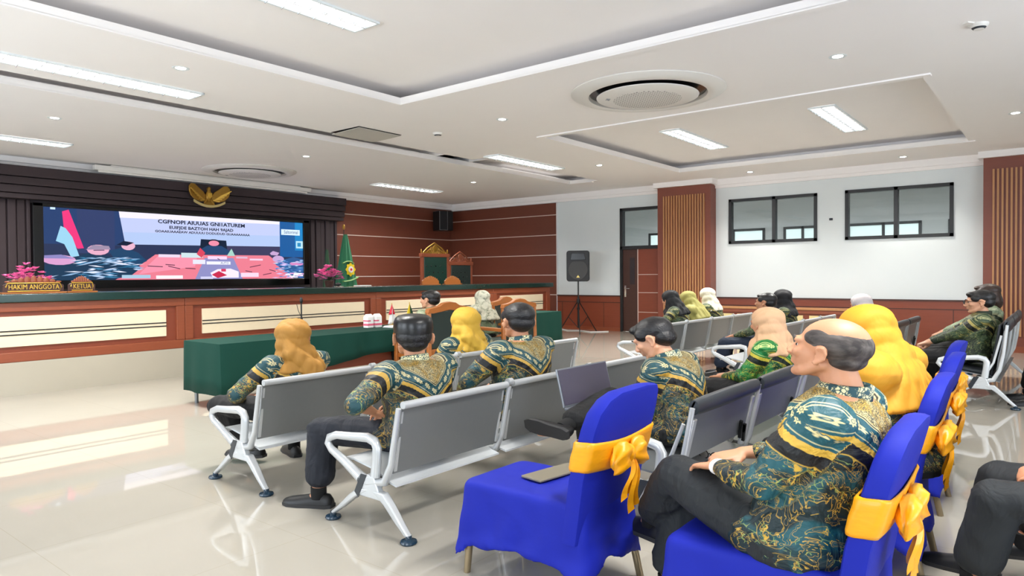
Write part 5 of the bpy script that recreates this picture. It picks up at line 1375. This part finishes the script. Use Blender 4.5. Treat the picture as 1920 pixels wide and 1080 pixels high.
GS = 'seated audience in patterned shirts'
BIG = .0062
person('balding man in teal and gold patterned shirt, legs crossed, on a blue chair', 2.73, .77, rz=-.02, top=1.345, seat=.44, lean=-11, head=(-8, 8), skin='skin_a', trousers='tr_grey', hair='hair_grey', shirt='batik_near', bald=True, watch=True, hs_=1.06, neck_fwd=.045,
       hands=((-.06, .24, .735), (.15, .24, .735)), feet=((.22, .62, .22), (.13, .50, 0)), knees=((.03, .42, .64), None), vox=BIG, seed=3, group=GS, hcurl=30, hdir=((.5, .8, -.5), (-1.2, .4, -.2)), build=1.12, elbows=((-.8, -.3, -.9), (.8, -.3, -.8)))
person('man in a black cap and patterned shirt, seen from behind on the second-row bench', 3.15, 3.30, rz=-.05, top=1.27, seat=.41, lean=0, side=-2, head=(-32, 2), trousers='tr_navy', cap=True, hands=((-.25, .05, .66), (.16, .34, .60)), feet=((-.34, .38, 0), (.20, .44, 0)), vox=BIG, seed=5, group=GS, build=1.12, hs_=1.2, short_left=True, elbows=((-.55, .0, -.75), (.6, -.5, -.6)))
person('woman in a gold headscarf and patterned tunic at the near end of the front bench', 3.18, 4.69, rz=0, top=1.19, seat=.40, lean=2, head=(-42, 0), scarf='h_gold', hands=((-.20, .30, .52), (.05, .34, .55)), feet=((-.05, .36, 0), (.18, .30, 0)), knees=((-.24, .36, .49), None), vox=.0075, seed=8, group=GS, build=1.02, elbows=((-1, -.2, -.4), (.6, -.5, -.6)), tail=.10, hs_=1.15)
person('woman in a bright yellow-gold headscarf in the middle of the front bench', 5.16, 4.69, rz=-.1, top=1.20, seat=.40, lean=0, head=(-42, 0), scarf='h_yellow', hands=((-.12, .36, .55), (.05, .36, .55)), vox=.008, seed=11, group=GS, tail=.10, hs_=1.28, build=1.1)
person('man with thinning black hair and patterned shirt, right of the black-capped man', 4.25, 3.30, rz=-.05, top=1.285, seat=.41, lean=0, head=(-24, -4), hands=((-.22, .30, .58), (.08, .36, .56)), vox=.0075, seed=12, group=GS, build=1.2, hs_=1.2, elbows=((-1, -.2, -.4), (.6, -.5, -.6)))
person('young man with short black hair looking down at the laptop, on the third-row bench', 4.20, 1.92, rz=.0, top=1.205, seat=.43, lean=10, head=(8, -26), skin='skin_b', hands=((-.02, .36, .66), (.14, .38, .66)), feet=((-.16, .44, 0), (-.62, .46, .40)), knees=(None, (-.04, .46, .66)), vox=BIG, seed=15, group=GS, build=1.05, trousers='tr_black', hcurl=20)
person('woman in a pale peach headscarf and leaf-green tunic on the third-row bench', 6.1, 1.94, rz=.0, top=1.22, seat=.42, lean=4, head=(-30, -6), scarf='h_peach', shirt='batik_green', hands=((-.05, .36, .58), (.12, .36, .58)), vox=.0075, seed=18, group=GS)
person('woman in a long amber headscarf on the blue chair beyond the balding man', 4.18, .68, rz=-.1, top=1.33, seat=.44, lean=8, head=(-22, -16), scarf='h_amber', hands=((-.05, .42, .60), (.12, .42, .60)), vox=.0075, seed=21, group=GS, long_scarf=.12, build=1.2)
GF = 'people at the far side benches'
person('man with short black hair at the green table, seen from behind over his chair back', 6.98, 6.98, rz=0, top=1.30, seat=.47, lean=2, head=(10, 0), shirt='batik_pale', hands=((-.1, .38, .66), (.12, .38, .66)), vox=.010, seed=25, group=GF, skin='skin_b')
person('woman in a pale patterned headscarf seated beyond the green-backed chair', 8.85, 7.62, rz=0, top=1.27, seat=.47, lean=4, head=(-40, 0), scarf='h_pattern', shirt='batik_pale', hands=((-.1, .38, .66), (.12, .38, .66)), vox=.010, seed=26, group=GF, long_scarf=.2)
person('woman in a black headscarf leaning forward, arm stretched out, under the slatted pillar', 10.4, 4.76, rz=.25, top=1.25, seat=.42, lean=12, head=(-40, -18), scarf='h_black', shirt='batik_olive', hands=((-.42, .42, .64), (-.1, .44, .58)), vox=.009, seed=28, group=GF, elbows=((-.6, .0, -.8), (.6, -.5, -.6)))
person('woman in an olive-yellow headscarf bending forward beside the black headscarf', 11.1, 4.76, rz=.1, top=1.22, seat=.42, lean=14, head=(-35, -20), scarf='h_olive', shirt='h_olive', hands=((-.1, .42, .58), (.12, .42, .58)), vox=.010, seed=29, group=GF, long_scarf=.1)
person('woman in a cream white headscarf, third from the pillar end of the first far bench', 11.68, 4.76, rz=0, top=1.27, seat=.42, lean=8, head=(-40, -10), scarf='h_white', shirt='batik_olive', hands=((-.1, .38, .58), (.12, .38, .58)), vox=.010, seed=30, group=GF)
person('man with black hair facing left before the pale yellow barrier panels', 10.25, 3.38, rz=.2, top=1.22, seat=.42, lean=0, head=(-14, 0), shirt='batik_olive', trousers='tr_blue', hands=((-.1, .38, .58), (.12, .38, .58)), vox=.009, seed=32, group=GF, skin='skin_a', feet=((-.2, .5, 0), (.0, .5, 0)))
person('woman in a black headscarf behind the man facing left', 11.15, 3.38, rz=.2, top=1.27, seat=.42, lean=4, head=(-45, 0), scarf='h_black', shirt='batik_olive', hands=((-.1, .38, .58), (.12, .38, .58)), vox=.010, seed=33, group=GF)
person('woman in a pale lilac headscarf beyond the amber headscarf', 10.80, 2.05, rz=.1, top=1.21, seat=.42, lean=12, head=(-40, -14), scarf='h_lilac', shirt='batik_olive', hands=((-.1, .38, .58), (.12, .38, .58)), vox=.010, seed=34, group=GF)
person('man in glasses and olive shirt, hands clasped, on the black leather bench', 9.72, .84, rz=.10, top=1.29, seat=.47, lean=-8, head=(4, -8), shirt='batik_olive', glasses=True, hands=((-.02, .36, .64), (.08, .36, .65)), vox=.008, seed=36, group=GF, skin='skin_b', hcurl=50, hdir=((.4, 0, 0), (-.4, 0, 0)))
person('person with brown hair holding a tablet, behind the man in glasses', 10.85, .80, rz=.10, top=1.345, seat=.47, lean=-4, head=(-10, -8), shirt='batik_pale', hair='hair_brown', hands=((-.06, .42, .66), (.10, .42, .66)), vox=.009, seed=37, group=GF, skin='skin_a', hair_long=True)
person('person in dark trousers and black shoes at the right edge, only the legs in view', 10.0, -.36, rz=.12, top=1.30, seat=.45, lean=-2, shirt='batik_olive', hands=((-.12, .36, .58), (.12, .36, .58)), vox=.010, seed=40, group=GF, feet=((-.20, .50, 0), (.12, .52, 0)))
person('person in charcoal trousers nearest the right edge, only a knee and shin in view', 3.93, -.34, rz=.04, top=1.30, seat=.45, lean=-2, trousers='tr_grey', hands=((-.05, .30, .60), (.12, .30, .60)), vox=.010, seed=41, group=GF, feet=((-.08, .52, 0), (.16, .52, 0)))
person('person at the right edge with one black shoe showing beyond the nearest knee', 4.80, -.66, rz=.08, top=1.30, seat=.45, lean=-2, trousers='tr_black', vox=.010, seed=42, group=GF, feet=((-.18, .66, 0), (.14, .52, 0)), hands=((-.05, .30, .60), (.12, .30, .60)))
person('person at the right edge with a black shoe showing, further along', 5.85, -.62, rz=.08, top=1.30, seat=.45, lean=-2, trousers='tr_black', vox=.010, seed=43, group=GF, feet=((-.18, .66, 0), (.14, .52, 0)), hands=((-.05, .30, .60), (.12, .30, .60)))
